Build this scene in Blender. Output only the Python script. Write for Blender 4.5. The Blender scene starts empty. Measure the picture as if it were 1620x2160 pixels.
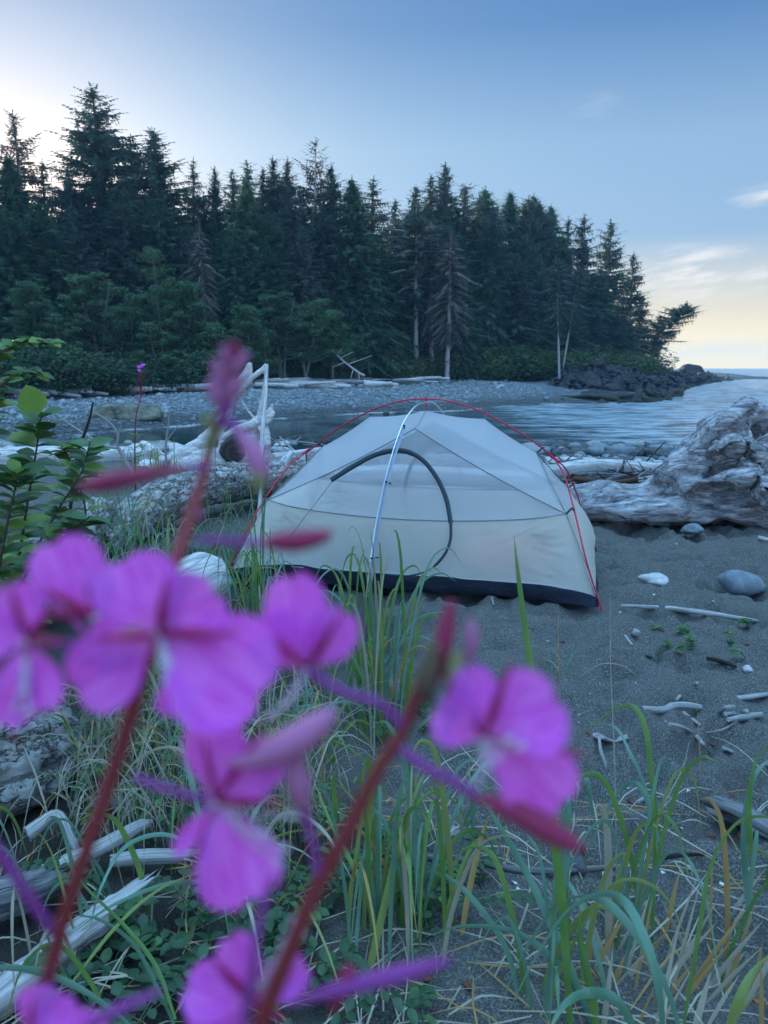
import bpy, bmesh, math, random
import numpy as np
from mathutils import Vector, Matrix, noise as mnoise

# ---------------------------------------------------------------- camera
R = math.radians
C = bpy.context.scene.collection
sc = bpy.context.scene
PITCH = R(11.1)
CAMZ = 1.25
cam_d = bpy.data.cameras.new('camera')
cam = bpy.data.objects.new('camera', cam_d); C.objects.link(cam)
cam.location = (0, 0, CAMZ); cam.rotation_euler = (R(90) - PITCH, 0, 0)
cam_d.sensor_fit = 'VERTICAL'; cam_d.sensor_height = 36; cam_d.lens = 26
cam_d.clip_start = 0.01; cam_d.clip_end = 9000
cam_d.dof.use_dof = True; cam_d.dof.focus_distance = 3.0; cam_d.dof.aperture_fstop = 7.8
sc.camera = cam
# ---------------------------------------------------------------- light
SUN_EL, SUN_AZ = R(9.5), R(-27)          # azimuth from +Y, negative = left
w = bpy.data.worlds.new('World'); sc.world = w; w.use_nodes = True
nt = w.node_tree; nt.nodes.clear()
def N(nt, t, **k):
    n = nt.nodes.new(t)
    for a, v in k.items(): setattr(n, a, v)
    return n
sky = N(nt, 'ShaderNodeTexSky', sky_type='NISHITA', sun_disc=False, sun_elevation=SUN_EL, sun_rotation=SUN_AZ,
        air_density=1.0, dust_density=1.6, ozone_density=2.2, altitude=0)
bg = N(nt, 'ShaderNodeBackground'); out = N(nt, 'ShaderNodeOutputWorld')
tc = N(nt, 'ShaderNodeTexCoord')
# thin wispy clouds, low in the sky to the right
sep = N(nt, 'ShaderNodeSeparateXYZ'); nt.links.new(tc.outputs['Generated'], sep.inputs[0])
def Mt(nt, op, a, b=None, c=None, clamp=False):
    n = N(nt, 'ShaderNodeMath', operation=op); n.use_clamp = clamp
    for i, v in enumerate((a, b, c)):
        if v is None: continue
        if isinstance(v, (int, float)): n.inputs[i].default_value = v
        else: nt.links.new(v, n.inputs[i])
    return n.outputs[0]
def MR(nt, v, a, b, c=0.0, d=1.0, smooth=True):
    n = N(nt, 'ShaderNodeMapRange', interpolation_type='SMOOTHSTEP' if smooth else 'LINEAR')
    nt.links.new(v, n.inputs[0])
    for i, x in enumerate((a, b, c, d)): n.inputs[i + 1].default_value = x
    return n.outputs[0]
az = Mt(nt, 'ARCTAN2', sep.outputs[0], sep.outputs[1])
el = Mt(nt, 'ARCSINE', sep.outputs[2])
cv = N(nt, 'ShaderNodeCombineXYZ')
nt.links.new(Mt(nt, 'MULTIPLY', az, 7.0), cv.inputs[0])
nt.links.new(Mt(nt, 'ADD', Mt(nt, 'MULTIPLY', el, 34.0), Mt(nt, 'MULTIPLY', az, -5.0)), cv.inputs[1])
cn = N(nt, 'ShaderNodeTexNoise'); cn.inputs['Scale'].default_value = 1.3; cn.inputs['Detail'].default_value = 7; cn.inputs['Roughness'].default_value = .62
nt.links.new(cv.outputs[0], cn.inputs['Vector'])
def blob(a0, e0, sa, se):
    x = Mt(nt, 'DIVIDE', Mt(nt, 'SUBTRACT', az, a0), sa); y = Mt(nt, 'DIVIDE', Mt(nt, 'SUBTRACT', el, e0), se)
    r = Mt(nt, 'ADD', Mt(nt, 'MULTIPLY', x, x), Mt(nt, 'MULTIPLY', y, y))
    return Mt(nt, 'SUBTRACT', 1.0, r, clamp=True)
bl = Mt(nt, 'ADD', blob(R(21.5), R(6.3), R(7.0), R(2.1)), Mt(nt, 'MULTIPLY', blob(R(27.8), R(10.9), R(4.5), R(1.1)), .75))
bl = Mt(nt, 'ADD', bl, Mt(nt, 'MULTIPLY', blob(R(15.2), R(17.2), R(3.2), R(1.0)), .12))
bl = Mt(nt, 'ADD', bl, Mt(nt, 'MULTIPLY', blob(R(24), R(1.4), R(12), R(1.0)), .35))
cm = Mt(nt, 'MULTIPLY', MR(nt, cn.outputs['Fac'], .42, .68), Mt(nt, 'MINIMUM', bl, 1.0))
# evening sky: Nishita per-channel response, plus bright sea haze near the horizon; zenith and rear sky brightened as added fill
scn = N(nt, 'ShaderNodeSeparateColor'); nt.links.new(sky.outputs[0], scn.inputs[0])
hz = N(nt, 'ShaderNodeValToRGB'); nt.links.new(Mt(nt, 'MULTIPLY', Mt(nt, 'MAXIMUM', el, 0.0), 180 / math.pi / 90, clamp=True), hz.inputs[0])
stops = [(0, (.92, .62, .12)), (3.7 / 90, (.45, .32, .09)), (9 / 90, (.13, .15, .14)), (15 / 90, (.12, .15, .13)), (22 / 90, (.03, .045, .05)), (38 / 90, (0, 0, 0)), (48 / 90, (.10, .17, .22)), (64 / 90, (.60, 1.0, 1.0)), (1, (.72, 1.0, 1.0))]
he = hz.color_ramp.elements
while len(he) < len(stops): he.new(.5)
for e_, (p_, c_) in zip(he, stops): e_.position = p_; e_.color = (*c_, 1)
shz = N(nt, 'ShaderNodeSeparateColor'); nt.links.new(hz.outputs[0], shz.inputs[0])
ccn = N(nt, 'ShaderNodeCombineColor')
for i_, (k_, g_) in enumerate(((.225, 1.0), (.295, .70), (.43, .45))):
    v_ = Mt(nt, 'MULTIPLY', Mt(nt, 'POWER', Mt(nt, 'MULTIPLY', scn.outputs[i_], .1), g_), k_)
    back = Mt(nt, 'MULTIPLY', MR(nt, sep.outputs[1], .1, -.7), (.12, .24, .42)[i_])  # added fill from behind the camera, brighter than a real evening sky
    zen_fill = Mt(nt, 'MULTIPLY', MR(nt, el, R(48), R(66)), (.05, .30, .95)[i_])
    nt.links.new(Mt(nt, 'MULTIPLY', Mt(nt, 'ADD', Mt(nt, 'ADD', v_, shz.outputs[i_]), Mt(nt, 'ADD', back, zen_fill)), 10.0), ccn.inputs[i_])
SKYMIX = N(nt, 'ShaderNodeMix', data_type='RGBA')
nt.links.new(cm, SKYMIX.inputs[0]); nt.links.new(ccn.outputs[0], SKYMIX.inputs[6])
SKYMIX.inputs[7].default_value = (5.9, 5.7, 5.4, 1)
nt.links.new(SKYMIX.outputs[2], bg.inputs[0]); bg.inputs[1].default_value = 0.1
nt.links.new(bg.outputs[0], out.inputs[0])
sl = bpy.data.lights.new('sun', 'SUN'); sl.energy = 5.0; sl.angle = R(.5); sl.color = (1, .86, .66)
so = bpy.data.objects.new('sun', sl); C.objects.link(so)
sd = Vector((math.sin(SUN_AZ) * math.cos(SUN_EL), math.cos(SUN_AZ) * math.cos(SUN_EL), math.sin(SUN_EL)))
so.rotation_euler = sd.to_track_quat('Z', 'Y').to_euler(); so.location = (0, 0, 60)
sc.view_settings.view_transform = 'Standard'; sc.view_settings.look = 'None'
sc.view_settings.gamma = 1; sc.view_settings.exposure = 0.85
sc.cycles.use_denoising = True
sc.cycles.max_bounces = 8; sc.cycles.transparent_max_bounces = 12; sc.cycles.diffuse_bounces = 3
sc.cycles.caustics_reflective = False; sc.cycles.caustics_refractive = False
# ---------------------------------------------------------------- helpers
random.seed(7); rng = np.random.default_rng(7)
cp, sp = math.cos(PITCH), math.sin(PITCH)
def ray(px, py):
    u = (px - 810) / 1560; v = (1080 - py) / 1560
    return Vector((u, cp + v * sp, -sp + v * cp))
def P(px, py, Y):                     # world point at distance Y in front
    d = ray(px, py); t = Y / d.y
    return Vector((d.x * t, Y, CAMZ + d.z * t))
def G(px, py, z=0.0):                 # world point on a level plane
    d = ray(px, py); t = (z - CAMZ) / d.z
    return Vector((d.x * t, d.y * t, z))
def tag(o, label=None, cat=None, group=None, kind=None):
    if label: o['label'] = label
    if cat: o['category'] = cat
    if group: o['group'] = group
    if kind: o['kind'] = kind
    return o
def empty(name, loc, label=None, cat=None, group=None, rz=0):
    o = bpy.data.objects.new(name, None); C.objects.link(o); o.location = loc; o.rotation_euler = (0, 0, rz)
    return tag(o, label, cat, group)
class MB:
    """collects faces, becomes one mesh"""
    def __init__(s): s.v = []; s.f = []; s.uv = []; s.m = []; s.smooth = True; s.off = Vector((0, 0, 0))
    def add(s, vs, fs, uvs=None, m=0):
        b = len(s.v); s.v.extend(vs)
        for i, f in enumerate(fs):
            s.f.append(tuple(b + k for k in f)); s.m.append(m)
            if uvs is not None: s.uv.extend(uvs[k] for k in f)
            else: s.uv.extend([(0, 0)] * len(f))
    def mesh(s, name):
        me = bpy.data.meshes.new(name)
        me.from_pydata([tuple(p) for p in s.v], [], s.f)
        uvl = me.uv_layers.new(name='UVMap')
        uvl.data.foreach_set('uv', [c for u in s.uv for c in u])
        me.polygons.foreach_set('material_index', s.m)
        me.polygons.foreach_set('use_smooth', [s.smooth] * len(s.f))
        me.update(); return me
    def build(s, name, mats, parent=None, loc=(0, 0, 0)):
        me = s.mesh(name)
        for m in (mats if isinstance(mats, (list, tuple)) else [mats]): me.materials.append(m)
        o = bpy.data.objects.new(name, me); C.objects.link(o); o.location = loc
        if parent is not None: o.parent = parent
        return o
def nz(p, s=1.0): return mnoise.noise(Vector(p) * s)
def frame(t):
    t = Vector(t).normalized(); a = Vector((0, 0, 1)) if abs(t.z) < .9 else Vector((1, 0, 0))
    x = t.cross(a).normalized(); return x, x.cross(t).normalized()
def catmull(pts, n):
    """pts: list of tuples (any length); returns smoothed list with n steps per span"""
    P_ = [np.array(p, float) for p in pts]
    if len(P_) == 2: return [P_[0] + (P_[1] - P_[0]) * i / n for i in range(n + 1)]
    P_ = [2 * P_[0] - P_[1]] + P_ + [2 * P_[-1] - P_[-2]]
    o = []
    for i in range(1, len(P_) - 2):
        a, b, c, d = P_[i - 1:i + 3]
        for k in range(n):
            t = k / n
            o.append(.5 * ((2 * b) + (-a + c) * t + (2 * a - 5 * b + 4 * c - d) * t * t + (-a + 3 * b - 3 * c + d) * t ** 3))
    o.append(P_[-2]); return o
def tube(mb, pts, sides=8, n=4, rough=0.0, rs=3.0, m=0, cap=True, flat=1.0, jag=0.0, twist=0.0, seed=0):
    """pts: (x,y,z,r) control points"""
    q = catmull(pts, n); L = 0; vs = []; uvs = []; K = len(q)
    up = None
    for i, p in enumerate(q):
        c = Vector(p[:3]); r = max(p[3], 1e-5)
        t = Vector(q[min(i + 1, K - 1)][:3]) - Vector(q[max(i - 1, 0)][:3])
        if t.length < 1e-9: t = Vector((0, 0, 1))
        t.normalize()
        if up is None: up, _ = frame(t)
        up = (up - t * up.dot(t)); up = up.normalized() if up.length > 1e-6 else frame(t)[0]
        w_ = t.cross(up)
        if i: L += (c - Vector(q[i - 1][:3])).length
        for k in range(sides):
            a = 2 * math.pi * k / sides + twist * L
            rr = r
            if rough: 
                d0 = Vector((math.cos(a) * 2.2, math.sin(a) * 2.2, L * rs + seed * 7.3))
                rr = r * (1 + rough * (mnoise.noise(d0) + .5 * mnoise.noise(d0 * 2.3)))
            pt = c + up * (math.cos(a) * rr) + w_ * (math.sin(a) * rr * flat)
            if jag and (i == K - 1): pt += t * jag * r * (random.random() - .2) * 3
            if jag and i == 0: pt -= t * jag * r * (random.random() - .2) * 2
            vs.append(pt); uvs.append((k / sides, L))
    fs = []; 
    for i in range(K - 1):
        for k in range(sides):
            a, b = i * sides + k, i * sides + (k + 1) % sides
            fs.append((a, b, b + sides, a + sides))
    mb.add(vs, fs, uvs, m)
    if cap:
        for i, rev in ((0, True), (K - 1, False)):
            ring = vs[i * sides:(i + 1) * sides]; c = sum(ring, Vector()) / sides
            mb.add(ring + [c], [((k + 1) % sides, k, sides) if rev else (k, (k + 1) % sides, sides) for k in range(sides)],
                   [(.02 * k, 0) for k in range(sides)] + [(0, 0)], m)
def fuse(mb, voxel, smooth=1):
    """voxel union of everything in mb -> (verts, faces) mesh datablock"""
    me = mb.mesh('tmp'); o = bpy.data.objects.new('tmp', me); C.objects.link(o)
    md = o.modifiers.new('r', 'REMESH'); md.mode = 'VOXEL'; md.voxel_size = voxel; md.use_smooth_shade = True
    if smooth:
        s = o.modifiers.new('s', 'SMOOTH'); s.iterations = smooth; s.factor = .5
    dg = bpy.context.evaluated_depsgraph_get(); ev = o.evaluated_get(dg)
    res = bpy.data.meshes.new_from_object(ev)
    bpy.data.objects.remove(o); bpy.data.meshes.remove(me)
    return res
def displace(me, fn):
    n = len(me.vertices); co = np.empty(n * 3); no = np.empty(n * 3)
    me.vertices.foreach_get('co', co); me.vertices.foreach_get('normal', no)
    co = co.reshape(-1, 3); no = no.reshape(-1, 3)
    d = np.array([fn(Vector(c)) for c in co])
    co = co + no * d[:, None]; me.vertices.foreach_set('co', co.ravel()); me.update()
def link(me, name, mat, parent=None, loc=(0, 0, 0)):
    me.name = name; me.materials.clear(); me.materials.append(mat)
    o = bpy.data.objects.new(name, me); C.objects.link(o); o.location = loc
    if parent is not None: o.parent = parent
    return o
def copy_tree(o, parent=None):
    c = o.copy(); C.objects.link(c); c.parent = parent
    for ch in o.children: copy_tree(ch, c)
    return c
def vnoise(x, y, seed=0):
    xi = np.floor(x).astype(np.int64); yi = np.floor(y).astype(np.int64); xf = x - xi; yf = y - yi
    def h(a, b):
        n = (a * 374761393 + b * 668265263 + seed * 1442695041) & 0x7fffffff
        n = ((n ^ (n >> 13)) * 1274126177) & 0x7fffffff
        return ((n ^ (n >> 16)) & 0xffff) / 65535.0
    u = xf * xf * (3 - 2 * xf); v_ = yf * yf * (3 - 2 * yf)
    return (h(xi, yi) * (1 - u) + h(xi + 1, yi) * u) * (1 - v_) + (h(xi, yi + 1) * (1 - u) + h(xi + 1, yi + 1) * u) * v_
def fbm(x, y, o=4, seed=0):
    s = 0; a = .5
    for i in range(o): s = s + a * (vnoise(x * 2 ** i, y * 2 ** i, seed + i) * 2 - 1); a *= .5
    return s
def sstep(a, b, x): t = np.clip((x - a) / (b - a), 0, 1); return t * t * (3 - 2 * t)
# ---------------------------------------------------------------- materials
def mat(name, fn):
    m = bpy.data.materials.new(name); m.use_nodes = True; nt = m.node_tree; nt.nodes.clear()
    o = N(nt, 'ShaderNodeOutputMaterial'); s = fn(nt); nt.links.new(s, o.inputs[0]); return m
def prin(nt, col, rough=.7, bump=None, **k):
    p = N(nt, 'ShaderNodeBsdfPrincipled')
    if isinstance(col, tuple): p.inputs['Base Color'].default_value = (*col, 1)
    else: nt.links.new(col, p.inputs['Base Color'])
    if isinstance(rough, (int, float)): p.inputs['Roughness'].default_value = rough
    else: nt.links.new(rough, p.inputs['Roughness'])
    if bump is not None: nt.links.new(bump, p.inputs['Normal'])
    for a, v in k.items(): p.inputs[a.replace('_', ' ')].default_value = v
    return p.outputs[0]
def tex(nt, kind, scale, coord, detail=4, rough=.6, **k):
    n = N(nt, 'ShaderNodeTex' + kind)
    n.inputs['Scale'].default_value = scale
    if 'Detail' in n.inputs: n.inputs['Detail'].default_value = detail
    if 'Roughness' in n.inputs: n.inputs['Roughness'].default_value = rough
    for a, v in k.items():
        if a in n.inputs: n.inputs[a].default_value = v
        else: setattr(n, a, v)
    nt.links.new(coord, n.inputs['Vector']); return n
def coord(nt, which='Object', scale=(1, 1, 1), rot=(0, 0, 0)):
    t = N(nt, 'ShaderNodeTexCoord'); mp = N(nt, 'ShaderNodeMapping'); mp.inputs['Scale'].default_value = scale
    mp.inputs['Rotation'].default_value = rot
    nt.links.new(t.outputs[which], mp.inputs[0]); return mp.outputs[0]
def ramp(nt, v, stops, interp='LINEAR'):
    r = N(nt, 'ShaderNodeValToRGB'); r.color_ramp.interpolation = interp
    e = r.color_ramp.elements
    while len(e) < len(stops): e.new(.5)
    for el_, (p, c) in zip(e, stops): el_.position = p; el_.color = (*c, 1) if isinstance(c, tuple) else (c, c, c, 1)
    nt.links.new(v, r.inputs[0]); return r.outputs[0]
def bump(nt, h, strength=.5, dist=.02, nrm=None):
    b = N(nt, 'ShaderNodeBump'); b.inputs['Strength'].default_value = strength; b.inputs['Distance'].default_value = dist
    nt.links.new(h, b.inputs['Height'])
    if nrm is not None: nt.links.new(nrm, b.inputs['Normal'])
    return b.outputs[0]
def mixc(nt, f, a, b, mode='MIX'):
    n = N(nt, 'ShaderNodeMix', data_type='RGBA', blend_type=mode)
    for s, v in ((0, f), (6, a), (7, b)):
        if isinstance(v, (int, float)): n.inputs[s].default_value = v
        elif isinstance(v, tuple): n.inputs[s].default_value = (*v, 1)
        else: nt.links.new(v, n.inputs[s])
    return n.outputs[2]
def leafy(name, c1, c2, trans=.3, scale=.35, rnd=.25, rough=.6):
    """foliage: clumps of two greens, slight variation per object, light passes through"""
    def fn(nt):
        n = tex(nt, 'Noise', scale, coord(nt), 3)
        oi = N(nt, 'ShaderNodeObjectInfo')
        f = Mt(nt, 'ADD', MR(nt, n.outputs['Fac'], .35, .65), Mt(nt, 'MULTIPLY', Mt(nt, 'SUBTRACT', oi.outputs['Random'], .5), rnd * 2), clamp=True)
        c = mixc(nt, f, c1, c2)
        p = prin(nt, c, rough, Specular_IOR_Level=.25)
        t = N(nt, 'ShaderNodeBsdfTranslucent'); nt.links.new(c, t.inputs[0])
        mx = N(nt, 'ShaderNodeMixShader'); mx.inputs[0].default_value = trans
        nt.links.new(p, mx.inputs[1]); nt.links.new(t.outputs[0], mx.inputs[2]); return mx.outputs[0]
    return mat(name, fn)
# ---------------------------------------------------------------- the cove: shoreline and ground
SEA = -2.0
def shore_poly():
    far = [(156, 922), (260, 911), (350, 903), (560, 886), (763, 874), (986, 867), (1060, 858), (1150, 853), (1250, 851), (1330, 849), (1385, 842), (1400, 828), (1440, 816), (1490, 807), (1543, 802)]
    L = [tuple(G(x, y, SEA)[:2]) for x, y in far]
    L += [(120, 215), (95, 330), (40, 480), (-200, 700), (-500, 1100), (-1500, 2500), (3000, 2500), (3000, 20), (60, 24)]
    near = [(1620, 944), (1460, 946), (1300, 950), (1130, 944), (900, 942), (600, 942), (300, 936), (200, 930)]
    L += [tuple(G(x, y, SEA)[:2]) for x, y in near]
    return np.array(L)
POLY = shore_poly()
def shore_dist(x, y):
    """signed distance to the waterline, positive on land"""
    d = np.full(x.shape, 1e9); ins = np.zeros(x.shape, bool)
    n = len(POLY)
    for i in range(n):
        ax, ay = POLY[i]; bx, by = POLY[(i + 1) % n]
        ex, ey = bx - ax, by - ay; L2 = ex * ex + ey * ey
        t = np.clip(((x - ax) * ex + (y - ay) * ey) / L2, 0, 1)
        d = np.minimum(d, np.hypot(x - ax - t * ex, y - ay - t * ey))
        cond = ((ay > y) != (by > y)) & (x < (bx - ax) * (y - ay) / (by - ay + 1e-12) + ax)
        ins ^= cond
    return np.where(ins, -d, d)
def height(x, y, fine=True):
    x = np.asarray(x, float); y = np.asarray(y, float)
    d = shore_dist(x, y)
    far = sstep(29, 38, y + np.clip(-x, 0, 40) * .25)
    wob = fbm(x / 6, y / 2.5, 3, 5)
    near_h = SEA + np.where(d > 0, 2.0 * sstep(0, 21, d) ** 1.9, .09 * d)
    bh = 1.3 + .75 * sstep(-24, -8, x)
    far_h = SEA + np.where(d > 0, bh * (1 - np.exp(-np.clip(d, 0, None) / 12)), .07 * d)
    edge = 17 + 9 * sstep(-20, 10, x)
    far_h = far_h + sstep(edge - 1, edge + 8, d) * 1.0 + np.clip(d - edge - 6, 0, 90) * .05
    rock = sstep(15, 29, x) * sstep(58, 74, y)
    rn = 1 - np.abs(fbm(x / 5.5, y / 8, 4, 11)) * 2
    rock_h = SEA + np.where(d > 0, 2.0 * (1 - np.exp(-np.clip(d, 0, None) / 9)), .3 * d) + (rn - .5) * 1.5 * sstep(-3, 5, d)
    # low seaweed reef and boulders in front of the point, outer end lower
    rock_h = rock_h - .5 * sstep(40, 75, x)
    far_h = far_h * (1 - rock) + rock_h * rock
    h = near_h * (1 - far) + far_h * far
    h = h + wob * .12 * sstep(-4, 1, d) * (1 - sstep(2, 12, d)) + fbm(x / 14, y / 14, 3, 2) * .12 * sstep(4, 14, d)
    # dune lip rising a little to the left
    nearz = 1 - sstep(9, 16, y)
    h = h + nearz * .13 * sstep(.9, 3.0, -x)
    if fine:
        s = nearz * sstep(-.8, .6, x + (y - 3.5) * .1)
        dim = -np.abs(fbm(x / .30, y / .22, 2, 21)) * .26 - np.abs(fbm(x / .13 + 9, y / .10, 2, 31)) * .10 + fbm(x / .9, y / .7, 2, 41) * .07
        h = h + dim * nearz * (.4 + .6 * s) + .055 * nearz
        h = h - .0
    return np.maximum(h, -4.5)
def H(x, y): return float(height(np.array([x]), np.array([y]))[0])
def HM(x, y): return float(height(np.array([x]), np.array([y]), False)[0])
def axis(segs):
    out_ = []
    for a, b, s in segs: out_ += list(np.arange(a, b, s))
    out_.append(segs[-1][1]); return np.array(out_)
def geo(a, b, s, g=1.13):
    L = []; v = a
    while v < b: L.append(v); v += s; s *= g
    L.append(b); return L
def grid_mesh(xs, ys, zf, name, mats):
    X, Y = np.meshgrid(xs, ys); Z = zf(X, Y)
    nx, ny = len(xs), len(ys)
    co = np.stack([X, Y, Z], -1).reshape(-1, 3)
    i = np.arange(nx * ny).reshape(ny, nx)
    q = np.stack([i[:-1, :-1], i[:-1, 1:], i[1:, 1:], i[1:, :-1]], -1).reshape(-1, 4)
    me = bpy.data.meshes.new(name); me.vertices.add(len(co)); me.vertices.foreach_set('co', co.ravel())
    me.loops.add(q.size); me.loops.foreach_set('vertex_index', q.ravel())
    me.polygons.add(len(q)); me.polygons.foreach_set('loop_start', np.arange(0, q.size, 4)); me.polygons.foreach_set('loop_total', np.full(len(q), 4))
    me.polygons.foreach_set('use_smooth', np.ones(len(q), bool)); me.update(); me.validate()
    me.materials.append(mats); o = bpy.data.objects.new(name, me); C.objects.link(o); return o
xr = list(np.arange(-3.2, 4.8, .03)); xs = sorted([-v for v in geo(3.2, 1500, .06)][1:] + xr + geo(4.8, 1700, .06)[1:])
ys = list(np.arange(.7, 7.6, .03)) + geo(7.6, 1600, .045, 1.018)[1:]
ys = [-60, -20, -8, -4, -2, -1, -.3, .2, .45] + ys
def thin(a):
    o_ = [a[0]]
    for v in a[1:]:
        if v - o_[-1] > 1e-3: o_.append(v)
    return np.array(o_)
xs = thin(xs); ys = thin(ys)
def ground_mat(nt):
    co_ = coord(nt); geo_ = N(nt, 'ShaderNodeNewGeometry'); s = N(nt, 'ShaderNodeSeparateXYZ'); nt.links.new(geo_.outputs['Position'], s.inputs[0])
    Y = s.outputs[1]; Z = s.outputs[2]; X = s.outputs[0]
    # dark volcanic beach sand with coarse pale grains
    g1 = tex(nt, 'Noise', 170, co_, 3, .85); g2 = tex(nt, 'Voronoi', 240, co_); g3 = tex(nt, 'Noise', 3.2, co_, 5, .6)
    sand = ramp(nt, g1.outputs['Fac'], [(.3, (.03, .032, .034)), (.5, (.095, .094, .088)), (.7, (.38, .37, .34))])
    sand = mixc(nt, MR(nt, g3.outputs['Fac'], .35, .7, 0, .45), sand, (.14, .135, .12))
    g4 = tex(nt, 'Voronoi', 95, co_)
    grain = Mt(nt, 'MULTIPLY', MR(nt, g4.outputs['Distance'], .2, .12), MR(nt, tex(nt, 'Noise', 130, co_, 1).outputs['Fac'], .6, .66))
    sand = mixc(nt, Mt(nt, 'MULTIPLY', grain, .8), sand, (.5, .5, .47))
    # gravel and cobbles near the water
    v1 = tex(nt, 'Voronoi', 9, co_); v2 = tex(nt, 'Voronoi', 2.2, co_); vn = tex(nt, 'Noise', .25, coord(nt, 'Object', (1, 3.5, 1)), 5)
    peb = mixc(nt, .55, (.20, .21, .21), mixc(nt, .5, v1.outputs['Color'], v2.outputs['Color']), 'MULTIPLY')
    bw = N(nt, 'ShaderNodeRGBToBW'); nt.links.new(peb, bw.inputs[0])
    peb = ramp(nt, bw.outputs[0], [(0, (.07, .075, .075)), (.12, (.17, .18, .18)), (.2, (.34, .35, .35)), (.28, (.62, .62, .6))])
    peb = mixc(nt, MR(nt, vn.outputs['Fac'], .38, .62), peb, mixc(nt, .6, peb, (.085, .085, .075)))
    nearmask = MR(nt, Y, 8.5, 14)
    wet = MR(nt, Mt(nt, 'ADD', Z, Mt(nt, 'MULTIPLY', Mt(nt, 'SUBTRACT', vn.outputs['Fac'], .5), .7)), -1.75, -1.25)
    peb = mixc(nt, wet, mixc(nt, .75, peb, (.05, .05, .045)), peb)
    # forest floor behind the beach
    d1 = MR(nt, Mt(nt, 'ADD', Z, Mt(nt, 'MULTIPLY', Mt(nt, 'SUBTRACT', vn.outputs['Fac'], .5), .8)), -.45, .0)
    soil = Mt(nt, 'MULTIPLY', MR(nt, Y, 36, 46), d1)
    c = mixc(nt, nearmask, sand, peb); c = mixc(nt, soil, c, (.035, .045, .025))
    fb = tex(nt, 'Noise', 1.1, coord(nt, 'Object', (1, 2.2, 1)), 8, .78); fs_ = tex(nt, 'Noise', .12, coord(nt, 'Object', (.5, 2.5, 1)), 4)
    farg = ramp(nt, fb.outputs['Fac'], [(.36, (.03, .037, .045)), (.5, (.10, .125, .14)), (.6, (.27, .32, .35))]); farg = mixc(nt, MR(nt, fs_.outputs['Fac'], .42, .6, 0, .6), farg, (.12, .13, .135))
    peb = mixc(nt, MR(nt, Y, 26, 34), peb, mixc(nt, wet, mixc(nt, .7, farg, (.05, .05, .045)), farg))
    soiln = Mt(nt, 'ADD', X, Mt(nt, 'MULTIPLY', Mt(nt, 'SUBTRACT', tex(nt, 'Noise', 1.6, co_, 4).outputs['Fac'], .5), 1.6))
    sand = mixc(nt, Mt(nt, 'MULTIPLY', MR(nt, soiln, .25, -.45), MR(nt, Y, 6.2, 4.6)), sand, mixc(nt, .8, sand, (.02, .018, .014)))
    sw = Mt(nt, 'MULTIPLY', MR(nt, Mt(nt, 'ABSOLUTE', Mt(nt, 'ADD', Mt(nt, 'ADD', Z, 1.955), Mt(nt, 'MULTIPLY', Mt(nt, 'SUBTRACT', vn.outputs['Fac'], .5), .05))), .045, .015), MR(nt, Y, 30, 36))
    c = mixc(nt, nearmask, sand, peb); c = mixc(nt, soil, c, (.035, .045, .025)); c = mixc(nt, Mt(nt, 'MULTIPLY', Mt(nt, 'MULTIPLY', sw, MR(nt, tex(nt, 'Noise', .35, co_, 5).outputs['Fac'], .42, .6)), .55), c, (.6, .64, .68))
    b1 = bump(nt, g2.outputs['Distance'], .55, .004)
    b2 = bump(nt, tex(nt, 'Noise', 40, co_, 4, .7).outputs['Fac'], .5, .008, b1)
    b3 = bump(nt, v1.outputs['Distance'], .6, .05, b2)
    nm = N(nt, 'ShaderNodeMix', data_type='VECTOR'); nt.links.new(nearmask, nm.inputs[0]); nt.links.new(b2, nm.inputs[4]); nt.links.new(b3, nm.inputs[5])
    return prin(nt, c, .85, nm.outputs[1], Specular_IOR_Level=.3)
M_ground = mat('ground', ground_mat)
ground = grid_mesh(xs, ys, lambda X, Y: height(X, Y), 'ground', M_ground)
tag(ground, 'dark grey beach sand running down to gravel and the cove', kind='structure')
# rocky point: finer, sharper heightfield lying over the ground
def rock_z(X, Y):
    h = height(X, Y, False); d = shore_dist(X, Y)
    m = sstep(16, 24, X + fbm(X / 5, Y / 5, 2, 44) * 6) * sstep(60, 68, Y) * sstep(-4, 0, d)
    a = 1 - np.abs(fbm(X / 3.2 + fbm(X / 4, Y / 4, 2, 91), Y / 5, 3, 61)) * 2.4
    b = 1 - np.abs(fbm(X / 1.3, Y / 2.0, 3, 71)) * 2.2
    # angular blocks
    blk = np.round(fbm(X / 4 + Y / 9, Y / 6, 2, 77) * 5) / 5
    inland = 1 - .75 * sstep(14, 24, d)
    return h - .25 + m * (.1 + (1.5 * a + 1.2 * b + 1.8 * blk - .9) * inland) - (1 - m) * .8
def rock_mat(nt):
    co_ = coord(nt); n1 = tex(nt, 'Noise', .35, co_, 6, .65); n2 = tex(nt, 'Voronoi', .9, co_); n3 = tex(nt, 'Noise', 2.5, co_, 6, .7)
    g_ = N(nt, 'ShaderNodeNewGeometry'); s = N(nt, 'ShaderNodeSeparateXYZ'); nt.links.new(g_.outputs['Position'], s.inputs[0])
    c = ramp(nt, n3.outputs['Fac'], [(.35, (.008, .009, .011)), (.55, (.032, .034, .038)), (.75, (.10, .10, .10))])
    c = mixc(nt, MR(nt, n1.outputs['Fac'], .58, .75), c, (.2, .195, .18))
    lo = MR(nt, s.outputs[2], -1.7, -.9); c = mixc(nt, lo, mixc(nt, .75, c, (.05, .042, .022)), c)
    b = bump(nt, n3.outputs['Fac'], .9, .25, bump(nt, n2.outputs['Distance'], .7, .3))
    return prin(nt, c, .75, b)
M_rock = mat('shore_rock', rock_mat)
rp = grid_mesh(np.arange(9, 84, .42), np.concatenate([np.arange(58, 110, .5), np.arange(110, 190, .9)]), rock_z, 'rocky_point', M_rock)
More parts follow.
